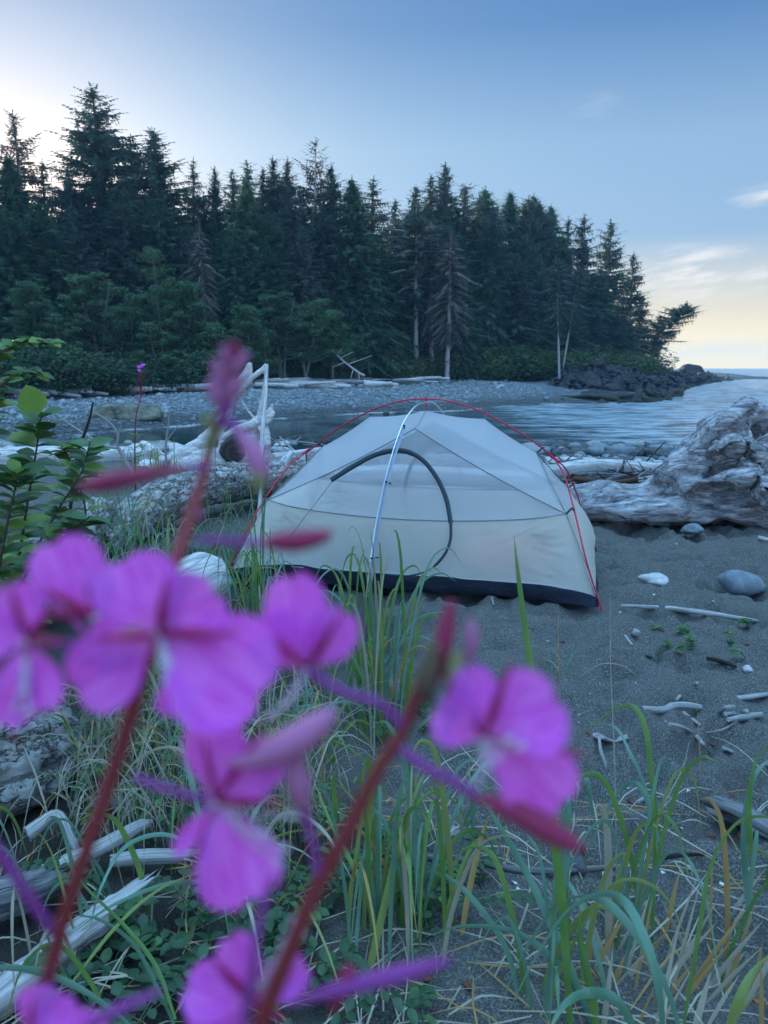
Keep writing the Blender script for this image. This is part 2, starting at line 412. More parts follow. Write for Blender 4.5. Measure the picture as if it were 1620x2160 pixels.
tag(rp, 'dark broken rock point running out into the sea', kind='structure')
# water
def water_mat(nt):
    g_ = N(nt, 'ShaderNodeNewGeometry')
    def wv(sc_, scl, det=3, r=.55):
        mp = N(nt, 'ShaderNodeMapping'); mp.inputs['Scale'].default_value = sc_; mp.inputs['Rotation'].default_value = (0, 0, R(12))
        nt.links.new(g_.outputs['Position'], mp.inputs[0]); return tex(nt, 'Noise', scl, mp.outputs[0], det, r).outputs['Fac']
    s = N(nt, 'ShaderNodeSeparateXYZ'); nt.links.new(g_.outputs['Position'], s.inputs[0])
    big = wv((.35, 1, 1), .55, 4); small = wv((.6, 1, 1), 3.5, 6, .75); swell = wv((.25, 1, 1), .12, 2)
    # sheltered cove is calm; more chop towards the open sea
    calm = MR(nt, Mt(nt, 'ADD', s.outputs[0], Mt(nt, 'MULTIPLY', swell, 8)), 0, 10, .05, 2.2)
    hgt = Mt(nt, 'ADD', Mt(nt, 'MULTIPLY', big, .55), Mt(nt, 'ADD', Mt(nt, 'MULTIPLY', small, .2), Mt(nt, 'MULTIPLY', swell, 1.2)))
    hgt = Mt(nt, 'MULTIPLY', hgt, calm)
    b = bump(nt, hgt, .9, .42)
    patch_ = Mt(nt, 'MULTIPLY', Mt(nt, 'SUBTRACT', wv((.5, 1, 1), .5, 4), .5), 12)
    foam_glitter = Mt(nt, 'MULTIPLY', MR(nt, wv((.38, 1, 1), 1.2, 7, .72), .41, .58, .08, 1), MR(nt, Mt(nt, 'ADD', s.outputs[0], patch_), 5, 12))  # whitish colour paints in sky glitter as well as foam, towards the right
    c = mixc(nt, Mt(nt, 'MULTIPLY', foam_glitter, .9), (.006, .03, .03), (.52, .62, .68))
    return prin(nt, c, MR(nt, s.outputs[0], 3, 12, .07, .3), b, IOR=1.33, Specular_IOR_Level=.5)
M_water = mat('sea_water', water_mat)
wx = thin(sorted([-v for v in geo(60, 1500, 8, 1.2)][1:] + list(np.arange(-60, 100, 4.)) + geo(100, 1700, 8, 1.2)))
wy = thin(list(np.arange(18, 200, 4.)) + geo(200, 1580, 10, 1.2))
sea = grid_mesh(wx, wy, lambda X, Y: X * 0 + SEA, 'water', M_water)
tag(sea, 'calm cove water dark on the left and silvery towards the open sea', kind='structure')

# tide pool left among the near stones
pc = G(1392, 957, -1.55); pz = HM(pc.x, pc.y) + .03; vs = [Vector((0, 0, 0))]
for k in range(48):
    a = k / 48 * 6.2832; r_ = 1 + .35 * float(fbm(np.array([math.cos(a) * 1.6 + 9]), np.array([math.sin(a) * 1.6 + 4]), 3, 8)[0]) * 2
    vs.append(Vector((math.cos(a) * 1.9 * r_, math.sin(a) * 1.5 * r_, 0)))
m_ = MB(); m_.add(vs, [(0, k + 1, (k + 1) % 48 + 1) for k in range(48)])
M_pool = mat('still_pool_water', lambda nt: prin(nt, (.01, .02, .02), .03, bump(nt, tex(nt, 'Noise', 9, coord(nt), 2).outputs['Fac'], .05, .01), IOR=1.33))
o = m_.build('tide_pool', M_pool, loc=(pc.x, pc.y, pz)); tag(o, 'shallow tide pool among the stones shining with the bright sky', kind='structure')

# loose stones: far too many to count
def scatter(name, label, pts, sizes, mt, seed, rough=.35, sub=1):
    b = bmesh.new(); bmesh.ops.create_icosphere(b, subdivisions=sub, radius=1); b.verts.ensure_lookup_table()
    base = np.array([v.co[:] for v in b.verts]); fc = np.array([[v.index for v in f.verts] for f in b.faces]); b.free()
    rg = np.random.default_rng(seed); n = len(pts); nv = len(base)
    k = 1 + rough * (rg.random((n, nv, 1)) - .5) * 2
    sc3 = np.stack([rg.uniform(.7, 1.5, n), rg.uniform(.6, 1.1, n), rg.uniform(.35, .8, n)], 1) * sizes[:, None]
    an = rg.uniform(0, 6.28, n); v = base[None] * k * sc3[:, None, :]
    x = v[..., 0] * np.cos(an)[:, None] - v[..., 1] * np.sin(an)[:, None]; y = v[..., 0] * np.sin(an)[:, None] + v[..., 1] * np.cos(an)[:, None]
    co = np.stack([x, y, v[..., 2]], -1) + pts[:, None, :]; co[..., 2] += sc3[:, None, 2] * .25
    F = (fc[None] + (np.arange(n) * nv)[:, None, None]).reshape(-1, 3)
    me = bpy.data.meshes.new(name); me.vertices.add(n * nv); me.vertices.foreach_set('co', co.ravel())
    me.loops.add(F.size); me.loops.foreach_set('vertex_index', F.ravel()); me.polygons.add(len(F))
    me.polygons.foreach_set('loop_start', np.arange(0, F.size, 3)); me.polygons.foreach_set('loop_total', np.full(len(F), 3)); me.update()
    me.materials.append(mt); o = bpy.data.objects.new(name, me); C.objects.link(o); return tag(o, label, kind='stuff')
def pebble_mat(nt):
    c0 = coord(nt); v = tex(nt, 'Voronoi', 2.5, c0); bw = N(nt, 'ShaderNodeRGBToBW'); nt.links.new(v.outputs['Color'], bw.inputs[0])
    g_ = N(nt, 'ShaderNodeNewGeometry'); s = N(nt, 'ShaderNodeSeparateXYZ'); nt.links.new(g_.outputs['Position'], s.inputs[0])
    c = ramp(nt, bw.outputs[0], [(.25, (.02, .024, .03)), (.5, (.065, .08, .09)), (.78, (.28, .32, .34))])
    c = mixc(nt, MR(nt, s.outputs[2], -1.8, -1.3), mixc(nt, .65, c, (.03, .032, .03)), c)
    return prin(nt, c, .8)
M_peb = mat('beach_pebbles', pebble_mat)
rg = np.random.default_rng(44)
px_ = rg.uniform(-30, 1250, 26000); Yq = rg.uniform(32, 92, 26000); X_ = (px_ - 810) / 1560 * Yq * 1.0; Z_ = height(X_, Yq, False); dd = shore_dist(X_, Yq)
keep = (dd > .1) & (dd < 24) & (X_ < 16); P_ = np.stack([X_, Yq, Z_], 1)[keep][:9000]
scatter('gravel', 'grey pebbles and cobbles strewn over the far beach', P_, rg.uniform(.035, .13, len(P_)) * (1 + (rg.random(len(P_)) > .96) * 1.6), M_peb, 3)
Yq = rg.uniform(9.5, 27, 16000); X_ = rg.uniform(-.55, .58, 16000) * Yq; Z_ = height(X_, Yq, False); dd = shore_dist(X_, Yq)
keep = (dd > .3) & (rg.random(16000) < np.clip((Yq - 8) / 8, .1, 1)); P_ = np.stack([X_, Yq, Z_], 1)[keep][:9000]
scatter('pebbles', 'stones covering the near shore down to the water', P_, rg.uniform(.02, .09, len(P_)), M_peb, 5)
Yq = rg.uniform(64, 175, 16000); X_ = rg.uniform(10, 74, 16000); dd = shore_dist(X_, Yq)
keep = (dd > -1.6) & (dd < 13) & (X_ > 15 + 7 * rg.random(16000)); X_, Yq = X_[keep][:2600], Yq[keep][:2600]; Z_ = np.maximum(rock_z(X_, Yq), SEA - .2)
scatter('rock_rubble', 'broken dark boulders heaped along the rocky point', np.stack([X_, Yq, Z_], 1), rg.uniform(.18, .8, len(X_)) ** 1.2, M_rock, 7, .45)
# ---------------------------------------------------------------- forest
def bark_mat(name, a, b, sc_=1.0):
    def fn(nt):
        co_ = coord(nt, 'Object', (3 * sc_, 3 * sc_, .6 * sc_)); n1 = tex(nt, 'Noise', 2.5, co_, 6, .7)
        c = ramp(nt, n1.outputs['Fac'], [(.3, a), (.7, b)])
        return prin(nt, c, .9, bump(nt, n1.outputs['Fac'], .8, .1))
    return mat(name, fn)
M_bark = bark_mat('dark_bark', (.05, .045, .04), (.13, .12, .11))
M_silver = bark_mat('silver_bark', (.3, .29, .28), (.6, .59, .57))
M_pale = bark_mat('pale_bark', (.10, .10, .09), (.30, .29, .27))
M_spruce = leafy('spruce_needles', (.034, .084, .066), (.08, .13, .10), .4, rnd=.6)
M_cedar = leafy('cedar_fronds', (.032, .10, .058), (.075, .15, .08), .4, rnd=.6)
M_hem = leafy('hemlock_needles', (.045, .09, .072), (.095, .14, .11), .4, rnd=.6)
M_grey = leafy('weathered_needles', (.075, .08, .065), (.14, .135, .11), .25)
M_alder = leafy('alder_leaves', (.05, .125, .06), (.10, .19, .08), .4, rnd=.5)
M_salal = leafy('salal_leaves', (.045, .1, .03), (.1, .12, .035), .3)
def V(*a): return Vector(a)
def spray(mb, p, d, up, L, W, r):
    """one jagged flat needle spray: a toothed leaf shape"""
    s = d.cross(up)
    if s.length < 1e-4: return
    s.normalize(); n = s.cross(d)
    k = 3; vs = [p]; 
    for i in range(1, k + 1):
        t = i / (k + .5); ww = W * (1.05 - t * .75) * r.uniform(.7, 1.2)
        c = p + d * (L * t) - n * (L * .10 * t * t)
        vs += [c + s * ww - d * (L * .08), c + d * L * .06, c - s * ww - d * (L * .08)]
    vs.append(p + d * L - n * L * .12)
    fs = [(0, 1, 2), (0, 2, 3)]
    for i in range(k - 1):
        a = 1 + i * 3; fs += [(a + 1, a + 3, a + 4), (a + 1, a + 4, a + 5)]
    a = 1 + (k - 1) * 3; fs += [(a, 7 + 3, a + 1), (a + 1, 7 + 3, a + 2)]
    mb.add(vs, [f for f in fs if max(f) < len(vs)])
def conifer(seed, h=28, Rm=3.6, bare=.12, step=.42, nb=5, droop=.25, lift=.15, dens=1.0, sl=.62, sw=.2, gap=.15, hang=0.0, prof='cone', limbs=True, trunk_r=.42, lean=0.0, pw=.7):
    """returns (trunk MB, crown MB) rooted at the origin"""
    r = random.Random(seed); tk = MB(); cr = MB()
    bend = [(r.uniform(-.25, .25), r.uniform(-.25, .25)) for _ in range(5)]
    def axis_(t):
        i = min(int(t * 4), 3); f = t * 4 - i; a, b = bend[i], bend[i + 1]
        return V((a[0] + (b[0] - a[0]) * f) * h * .014 + lean * t * t * h, (a[1] + (b[1] - a[1]) * f) * h * .014, h * t)
    tube(tk, [(*axis_(t), trunk_r * (1 - t) ** .8 + .02 + (.25 * trunk_r if t == 0 else 0)) for t in (0, .05, .2, .4, .6, .8, .93, 1)], 7, 2)
    z = h * bare
    while z < h * .992:
        t = z / h; u = (t - bare) / (1 - bare)
        if prof == 'cone': L0 = Rm * (1 - u) ** pw * min(1, .6 + u * 2.4)
        elif prof == 'col': L0 = Rm * min(1, (1 - u) * 2.4) ** .8 * min(1, .6 + u * 2)
        else: L0 = Rm * min(1, (1 - u) * 3.2) ** .7 * min(1, .35 + u * 1.8)
        n = max(2, int(round(nb * (.7 + .3 * (1 - u)))))
        a0 = r.uniform(0, 6.28)
        for k in range(n):
            if r.random() < gap: continue
            az_ = a0 + k * 6.283 / n + r.uniform(-.4, .4)
            L = L0 * (r.uniform(.45, 1.15) if r.random() < .82 else r.uniform(1.1, 1.55)) + .12
            d0 = V(math.cos(az_), math.sin(az_), 0); e0 = lift + (u - .45) * .75 * (1 if prof == 'cone' else .6) + r.uniform(-.12, .12)
            base = axis_(t) + V(0, 0, r.uniform(-.2, .2))
            def bp(s): return base + d0 * (L * s) + V(0, 0, L * (e0 * s - droop * s * s * (1.1 - u * .6) + .16 * max(0, s - .75)))
            if limbs and L > 1.2:
                tube(tk, [(*bp(0), .05 * L / 3 + .015), (*bp(.5), .03 * L / 3 + .01), (*bp(.9), .008)], 3, 1, cap=False)
            m = max(2, int(L / (.30 / dens)))
            s0 = .12 if u > .5 else .25; q_ = min(1, .5 + L / 3.6)
            for j in range(m + 1):
                s = s0 + (1 - s0) * j / m; p = bp(s); tg = (bp(min(1, s + .05)) - bp(s - .05)).normalized()
                if j == m:
                    spray(cr, p, tg, V(0, 0, 1), sl * q_, sw * q_, r); continue
                for side in (-1, 1):
                    sd_ = tg.cross(V(0, 0, 1)) * side
                    d = (tg * r.uniform(.5, 1.0) + sd_ * r.uniform(.5, 1.1) + V(0, 0, r.uniform(-.35, .05) - hang)).normalized()
                    spray(cr, p, d, V(r.uniform(-.5, .5), r.uniform(-.5, .5), 1), sl * q_ * r.uniform(.6, 1.25) * (1.1 - .5 * s), sw * q_ * r.uniform(.7, 1.3), r)
                if hang > 0 and r.random() < .9:
                    d = (tg * .35 + V(r.uniform(-.3, .3), r.uniform(-.3, .3), -1)).normalized()
                    spray(cr, p, d, d0, sl * q_ * r.uniform(.8, 1.5), sw * q_ * 1.2, r)
        z += step * r.uniform(.7, 1.3) * (.55 + .55 * (1 - u))
    spray(cr, axis_(1) - V(0, 0, .5), V(0, 0, 1), V(1, 0, 0), 1.0, .12, r); spray(cr, axis_(1) - V(0, 0, .5), V(.1, 0, 1), V(0, 1, 0), .9, .12, r)
    cr.smooth = False
    return tk, cr
def leafclump(mb, c, rad, n, size, r, flat=.6, up=.6):
    for _ in range(n):
        while True:
            q = V(r.uniform(-1, 1), r.uniform(-1, 1), r.uniform(-1, 1))
            if q.length < 1: break
        q = q.normalized() * (q.length ** .5)
        p = c + V(q.x * rad, q.y * rad, q.z * rad * flat)
        nrm = (V(r.gauss(0, 1), r.gauss(0, 1), r.gauss(0, 1)) * .6 + V(0, 0, up) + q * .5).normalized()
        a, b = frame(nrm); th = r.uniform(0, 6.28); a, b = a * math.cos(th) + b * math.sin(th), b * math.cos(th) - a * math.sin(th)
        s = size * r.uniform(.6, 1.3)
        mb.add([p - a * s, p + b * s * .55 - a * s * .1, p + a * s, p - b * s * .55 - a * s * .1], [(0, 1, 2, 3)])
def alder(seed, h=12, Rm=5, stems=3, lean=.12, dens=1.0):
    r = random.Random(seed); tk = MB(); cr = MB(); cr.smooth = False
    for s in range(stems):
        az_ = r.uniform(0, 6.28); ln = h * lean * r.uniform(.3, 1.6); hh = h * r.uniform(.75, 1.0)
        top = V(math.cos(az_) * ln, math.sin(az_) * ln, hh)
        def ax(t): return V(top.x * t ** 1.4 + .2 * math.sin(t * 5 + s), top.y * t ** 1.4 + .15 * math.cos(t * 6 + s), hh * t)
        tube(tk, [(*ax(t), .12 * (1 - t) + .02) for t in (0, .2, .4, .6, .8, 1)], 6, 2)
        nl = int(11 * h / 12)
        for k in range(nl):
            t = .28 + .72 * (k + r.random()) / nl; b = ax(t); a2 = r.uniform(0, 6.28)
            L = Rm * r.uniform(.35, .75) * (1.15 - t * .65)
            e = b + V(math.cos(a2) * L, math.sin(a2) * L, L * r.uniform(.1, .6))
            mdp = (b + e) / 2 + V(0, 0, -.1 * L)
            tube(tk, [(*b, .05), (*mdp, .035), (*e, .012)], 4, 2, cap=False)
            for j in range(5):
                f = .35 + .65 * j / 4; c = b.lerp(e, f) + V(r.uniform(-.4, .4), r.uniform(-.4, .4), r.uniform(-.1, .35))
                leafclump(cr, c, r.uniform(.5, 1.0), int(55 * dens), .15, r, .38, .9)
    return tk, cr
def bush(seed, rad=1.6, n=10, dens=1.0, size=.11):
    r = random.Random(seed); cr = MB(); tk = MB(); cr.smooth = False
    for k in range(n):
        a = r.uniform(0, 6.28); d = rad * r.uniform(0, .8); hh = rad * r.uniform(.4, .95) * (1.1 - d / rad * .5)
        e = V(math.cos(a) * d, math.sin(a) * d, hh)
        tube(tk, [(0, 0, 0, .04), (*(e * .5 + V(0, 0, .1)), .03), (*e, .01)], 4, 2, cap=False)
        leafclump(cr, e * .85, rad * r.uniform(.35, .5), int(170 * dens), size, r, .8, .5)
    return tk, cr
PROTO = {}
def proto(key, mk, tm, cm):
    tk, cr = mk; a = tk.mesh('trunk'); a.materials.append(tm); b = cr.mesh('crown'); b.materials.append(cm); PROTO[key] = (a, b)
hN = {}
def reg(key, h, mk, tm, cm): hN[key] = h; proto(key, mk, tm, cm)
reg('spruceA', 28, conifer(1, 28, 4.6, .12, .55, 6, .22, .22, 1.5, .85, .27, .18, .1, pw=.7), M_bark, M_spruce)
reg('spruceB', 28, conifer(2, 28, 4.2, .10, .46, 7, .26, .22, 1.5, .75, .26, .1, .1, pw=.75), M_bark, M_spruce)
reg('spruceC', 28, conifer(3, 28, 4.3, .08, .44, 7, .3, .15, 1.4, .7, .25, .1, .3, pw=.7), M_bark, M_spruce)
reg('thin', 28, conifer(4, 28, 3.7, .15, .5, 6, .35, .15, 1.3, .7, .24, .22, .25, pw=.7), M_bark, M_hem)
reg('sparse', 28, conifer(5, 28, 4.2, .2, .75, 5, .12, .2, 1.2, .8, .23, .25, .05), M_silver, M_grey)
reg('cedarA', 26, conifer(6, 26, 4.6, .02, .34, 8, .4, .0, 1.3, .75, .26, .04, .55, pw=.72), M_bark, M_cedar)
reg('cedarB', 26, conifer(7, 26, 4.4, .02, .32, 8, .45, -.05, 1.35, .75, .26, .04, .7, pw=.74), M_bark, M_cedar)
reg('hemA', 26, conifer(8, 26, 4.4, .04, .42, 7, .42, .1, 1.25, .75, .26, .07, .35, pw=.7), M_bark, M_hem)
reg('silver', 26, conifer(9, 26, 3.2, .3, .55, 6, .5, .0, 1.3, .7, .25, .22, .4, prof='col', trunk_r=.36), M_silver, M_grey)
reg('silverB', 26, conifer(10, 26, 3.6, .4, .5, 6, .35, .15, 1.3, .7, .26, .14, .2, prof='round', trunk_r=.34), M_silver, M_hem)
reg('pointA', 20, conifer(11, 20, 2.9, .15, .5, 6, .15, .12, 1.5, .6, .23, .14, .1, prof='cone', trunk_r=.26), M_silver, M_spruce)
reg('wind', 16, conifer(12, 16, 4.0, .3, .5, 5, .05, .12, 1.6, .7, .28, .15, .1, prof='round', trunk_r=.22, lean=.45), M_bark, M_spruce)
reg('alderA', 12, alder(21, 12, 5.2, 4), M_pale, M_alder)
reg('alderB', 11, alder(22, 11, 4.6, 3, .2), M_pale, M_alder)
reg('alderC', 13, alder(23, 13, 4.0, 2, .1, .8), M_pale, M_alder)
reg('bushA', 2.2, bush(31, 2.2, 14, .9, .09), M_bark, M_salal)
M_brush = leafy('brush_leaves', (.02, .06, .03), (.055, .11, .045), .3, rnd=.8)
reg('bushB', 1.8, bush(32, 1.9, 13, .9, .085), M_bark, M_brush)
reg('roundtop', 26, conifer(13, 26, 3.2, .08, .44, 7, .25, .2, 1.3, .75, .26, .12, .2, prof='round'), M_bark, M_hem)
reg('ragged', 27, conifer(14, 27, 4.6, .1, .6, 6, .3, .18, 1.3, .8, .26, .3, .3, pw=.55), M_bark, M_spruce)
trc = random.Random(99)
def place(key, px, ytop, Y, name, label, cat, group=None, sx=1.0, rz=None, hgt=None, tilt=0.0):
    """stand a tree on the ground at pixel column px, distance Y, its top on the ray of ytop"""
    top = P(px, ytop, Y); z0 = H(top.x, Y)
    d = float(shore_dist(np.array([top.x]), np.array([Y]))[0])
    if top.x > 14: z0 = max(z0, float(rock_z(np.array([top.x]), np.array([Y]))[0]))
    if key[:4] not in ('alde', 'bush'): sx = sx * 1.35
    s = ((hgt if hgt else top.z - z0 + .4)) / hN[key]
    o = empty(name, (top.x, Y, z0 - .3), label, cat, group, rz if rz is not None else trc.uniform(0, 6.28))
    if key[:4] != 'bush': o.rotation_euler = (trc.gauss(0, .022), trc.gauss(0, .022) + tilt, o.rotation_euler[2]) if not tilt else (0, tilt, 0)
    o.scale = (s * sx, s * sx, s)
    for nm, me in zip(('trunk', 'crown'), PROTO[key]):
        c = bpy.data.objects.new(nm, me); C.objects.link(c); c.parent = o
    return o
def lab(d): return d
# the trees one can name in the skyline: kind, column, top row, distance, width factor, label
SKY = [
 ('sparse', 30, 240, 84, 1.15, 'open ragged grey conifer towering at the left edge of the skyline'),
 ('cedarA', 20, 335, 74, 1.0, 'broad dark pointed cedar in front of the ragged grey conifer at the far left'),
 ('thin', 88, 345, 86, 1.0, 'slim pale spire just right of the ragged conifer at the far left'),
 ('ragged', 135, 352, 80, 1.1, 'dark rough topped conifer between the far left spire and the tallest spruce'),
 ('spruceA', 222, 190, 86, 1.35, 'tallest spruce of the whole forest with wide upswept branches against the glow'),
 ('thin', 290, 292, 92, 1.25, 'thin sunlit conifer squeezed between the tallest spruce and the full bushy one'),
 ('spruceB', 345, 280, 84, 1.35, 'full bushy spruce just right of the tallest spruce'),
 ('thin', 395, 338, 88, .9, 'narrow spire on the right shoulder of the full bushy spruce'),
 ('ragged', 420, 410, 86, 1.1, 'low dark conifer filling the dip right of the bushy spruce'),
 ('spruceB', 446, 357, 84, .75, 'small neat dark fir cone standing alone in the skyline dip'),
 ('thin', 487, 362, 92, 1.3, 'pale sunlit conifer right of the neat dark fir cone'),
 ('thin', 517, 338, 93, 1.2, 'twin tipped pale conifer rising behind a green cedar'),
 ('cedarB', 524, 376, 80, 1.0, 'green spire shaped cedar in front of the twin tipped pale conifer'),
 ('thin', 557, 362, 92, 1.2, 'thin conifer left of the close pair of pale spires'),
 ('spruceC', 584, 338, 92, .85, 'left one of the close pair of pale spires mid skyline'),
 ('spruceC', 604, 340, 91, .85, 'right one of the close pair of pale spires mid skyline'),
 ('cedarA', 575, 450, 80, 1.0, 'drooping dark cedar below the close pair of pale spires'),
 ('sparse', 664, 298, 86, .95, 'tall open topped spruce with bare grey trunk above the tent left side'),
 ('spruceC', 702, 352, 88, 1.0, 'shorter spruce at the right shoulder of the open topped spruce'),
 ('ragged', 640, 400, 84, 1.1, 'dark conifer at the left foot of the open topped spruce'),
 ('cedarB', 755, 377, 82, 1.1, 'dark pointed cedar with ragged left edge in mid forest'),
 ('thin', 782, 382, 92, 1.4, 'open pale conifer showing behind the dark pointed cedar'),
 ('thin', 831, 428, 100, 1.6, 'small golden lit conifer low in the mid skyline gap'),
 ('spruceC', 872, 394, 100, 1.0, 'slim spruce on the left of the high clump above the tent peak'),
 ('thin', 901, 374, 104, 1.3, 'thin dark spruce second in the high clump above the tent peak'),
 ('spruceB', 934, 349, 104, 1.0, 'highest pointed spruce of the clump above the tent peak'),
 ('ragged', 968, 392, 104, 1.1, 'rounded bushy top right beside the highest spruce above the tent peak'),
 ('cedarA', 1026, 403, 108, 1.2, 'broad golden topped conifer right of the clump above the tent'),
 ('spruceC', 1006, 412, 110, .9, 'small spire left of the broad golden topped conifer'),
 ('cedarB', 1080, 406, 112, 1.1, 'green pointed conifer first in the sloping row to the right'),
 ('roundtop', 1107, 418, 114, 1.0, 'green pointed conifer second in the sloping row to the right'),
 ('cedarB', 1128, 414, 116, 1.1, 'green pointed conifer third in the sloping row to the right'),
 ('cedarA', 1150, 430, 116, 1.0, 'green conifer fourth in the sloping row to the right'),
 ('cedarB', 1166, 436, 118, 1.0, 'green conifer ending the sloping row to the right'),
 ('pointA', 1193, 463, 120, 1.0, 'slender open spruce just after the sloping green row'),
 ('pointA', 1235, 458, 120, 1.15, 'open crowned spruce on the left of the pair at the end of the forest'),
 ('pointA', 1289, 468, 122, 1.15, 'open crowned spruce on the right of the pair at the end of the forest'),
 ('pointA', 1336, 537, 126, 1.15, 'lone small spruce standing free on the point before the sea'),
 ('pointA', 1352, 625, 128, 1.1, 'low dark spruce under the lone small spruce on the point'),
 ('pointA', 1308, 610, 124, 1.3, 'dense low spruce left of the lone small spruce on the point'),
 ('pointA', 1385, 672, 130, .9, 'smallest wind bent spruce at the sea end of the forest'),
]
for k, px, yt, Y, sx, lb in SKY:
    place(k, px, yt, Y, {'s': 'spruce_tree', 'c': 'cedar_tree', 't': 'conifer_tree', 'h': 'hemlock_tree', 'p': 'spruce_tree', 'r': 'conifer_tree'}[k[0]], lb, 'tree', sx=sx)
# wind-shaped tree leaning out over the water
wo = place('wind', 1352, 640, 129, 'leaning_spruce', 'wind shaped spruce leaning out over the water at the tip of the forest', 'tree', sx=1.0, rz=0.05)
FRONT = [
 ('silver', 947, 492, 84, .9, 'bare topped silver snag conifer with grey trunk in front of the high clump', 'spruce_tree'),
 ('silverB', 880, 440, 86, .9, 'slim conifer with curved grey trunk left of the silver snag', 'spruce_tree'),
 ('silver', 916, 470, 87, .8, 'grey barked conifer just left behind the silver snag', 'spruce_tree'),
 ('silverB', 1192, 540, 90, .6, 'leaning silver trunked conifer above the dark rocks', 'spruce_tree'),
 ('silverB', 1196, 560, 92, .6, 'second silver trunk leaning right above the dark rocks', 'spruce_tree'),
 ('hemA', 1040, 450, 98, 1.25, 'large grey green hemlock right of the silver snag', 'hemlock_tree'),
 ('hemA', 1080, 560, 102, 1.1, 'lower hemlock between the grey green hemlock and the dark gap', 'hemlock_tree'),
 ('cedarA', 985, 560, 92, .9, 'small drooping conifer right at the foot of the silver snag', 'cedar_tree'),
 ('cedarA', 1130, 520, 106, 1.0, 'dark green cedar filling the wall under the sloping row', 'cedar_tree'),
 ('cedarB', 800, 520, 84, 1.25, 'bright green weeping cedar in the middle of the forest front', 'cedar_tree'),
 ('cedarA', 765, 560, 80, 1.15, 'wide cedar with drooping fronds left of the bright weeping cedar', 'cedar_tree'),
 ('cedarB', 832, 620, 86, 1.1, 'short weeping cedar right of the bright weeping cedar', 'cedar_tree'),
 ('cedarB', 496, 484, 74, 1.0, 'narrow green cedar rising from the alders on the left', 'cedar_tree'),
 ('hemA', 415, 500, 74, 1.0, 'rough hemlock with bare grey trunk left of the narrow green cedar', 'hemlock_tree'),
 ('silver', 422, 470, 70, .6, 'dead grey trunk showing in front of the rough hemlock', 'spruce_tree'),
 ('hemA', 250, 430, 76, 1.2, 'broad dark hemlock under the tallest spruce', 'hemlock_tree'),
 ('cedarA', 330, 420, 78, 1.2, 'broad dark cedar under the full bushy spruce', 'cedar_tree'),
 ('hemA', 170, 440, 74, 1.1, 'dark hemlock left below the tallest spruce', 'hemlock_tree'),
 ('cedarA', 90, 430, 70, 1.3, 'wide dark cedar near the left edge', 'cedar_tree'),
 ('cedarA', 10, 440, 66, 1.3, 'wide dark cedar cut by the left edge of the picture', 'cedar_tree'),
 ('hemA', 690, 440, 80, 1.2, 'dark hemlock below the open topped spruce', 'hemlock_tree'),
 ('hemA', 640, 480, 76, 1.1, 'dark hemlock above the middle alders', 'hemlock_tree'),
 ('cedarB', 560, 520, 74, 1.3, 'green cedar between the narrow cedar and the middle alders', 'cedar_tree'),
 ('cedarA', 720, 520, 80, 1.0, 'dark cedar left behind the wide drooping cedar', 'cedar_tree'),
 ('cedarA', 1000, 480, 104, 1.2, 'dark backing cedar behind the grey green hemlock', 'cedar_tree'),
 ('hemA', 850, 470, 96, 1.3, 'shaded hemlock behind the weeping cedars', 'hemlock_tree'),
 ('cedarA', 925, 440, 102, 1.2, 'dark green cedar behind the silver snag', 'cedar_tree'),
 ('cedarA', 1180, 500, 114, 1.2, 'dark cedar behind the leaning silver trunk', 'cedar_tree'),
 ('cedarA', 1230, 560, 116, 1.2, 'dark cedar low between the end pair of spruces', 'cedar_tree'),
 ('cedarB', 1270, 580, 114, 1.3, 'dark cedar under the right one of the end pair', 'cedar_tree'),
 ('hemA', 1210, 640, 106, 1.5, 'low bushy hemlock behind the second silver trunk', 'hemlock_tree'),
 ('hemA', 1255, 650, 108, 1.5, 'low bushy hemlock above the pale rock', 'hemlock_tree'),
 ('hemA', 1300, 665, 112, 1.4, 'low bushy hemlock at the foot of the point spruces', 'hemlock_tree'),
 ('cedarA', 1330, 690, 116, 1.3, 'low green conifer at the foot of the lone spruce', 'cedar_tree'),
 ('cedarB', 1120, 640, 100, 1.5, 'low dense cedar left of the leaning silver trunk', 'cedar_tree'),
 ('cedarA', 1060, 650, 96, 1.4, 'low dense cedar below the grey green hemlock', 'cedar_tree'),
 ('alderA', 60, 590, 63, 1.05, 'pale trunked alder thicket at the left edge', 'alder_tree'),
 ('alderB', 120, 640, 62, 1.1, 'low alder between the left edge thicket and the round topped one', 'alder_tree'),
 ('alderA', 200, 570, 66, 1.1, 'round topped alder left of the pale forked alder', 'alder_tree'),
 ('alderB', 262, 600, 64, 1.0, 'alder with thin white trunk under the round topped one', 'alder_tree'),
 ('alderC', 338, 532, 66, .7, 'tall thin alder with pale forked trunk and small flat top', 'alder_tree'),
 ('alderA', 385, 590, 66, 1.0, 'leafy alder right of the pale forked alder', 'alder_tree'),
 ('alderB', 330, 660, 62, 1.2, 'low alder at the foot of the pale forked alder', 'alder_tree'),
 ('alderB', 455, 660, 65, 1.2, 'low alder right before the narrow green cedar', 'alder_tree'),
 ('alderA', 520, 640, 66, 1.0, 'alder left of the group of white trunks', 'alder_tree'),
 ('alderA', 590, 612, 68, 1.0, 'alder with several white trunks in mid forest', 'alder_tree'),
 ('alderB', 645, 610, 69, 1.1, 'round topped alder right of the white trunks', 'alder_tree'),
 ('alderB', 560, 690, 67, 1.1, 'low alder in front of the white trunks', 'alder_tree'),
 ('alderA', 700, 650, 72, .9, 'alder above the beach driftwood pile', 'alder_tree'),
 ('alderB', 755, 690, 75, 1.0, 'last low alder before the weeping cedars', 'alder_tree'),
]
for k, px, yt, Y, sx, lb, nm in FRONT:
    place(k, px, yt, Y, nm, lb, 'tree', sx=sx, tilt={1192: -.07, 1196: .12}.get(px, 0.0))
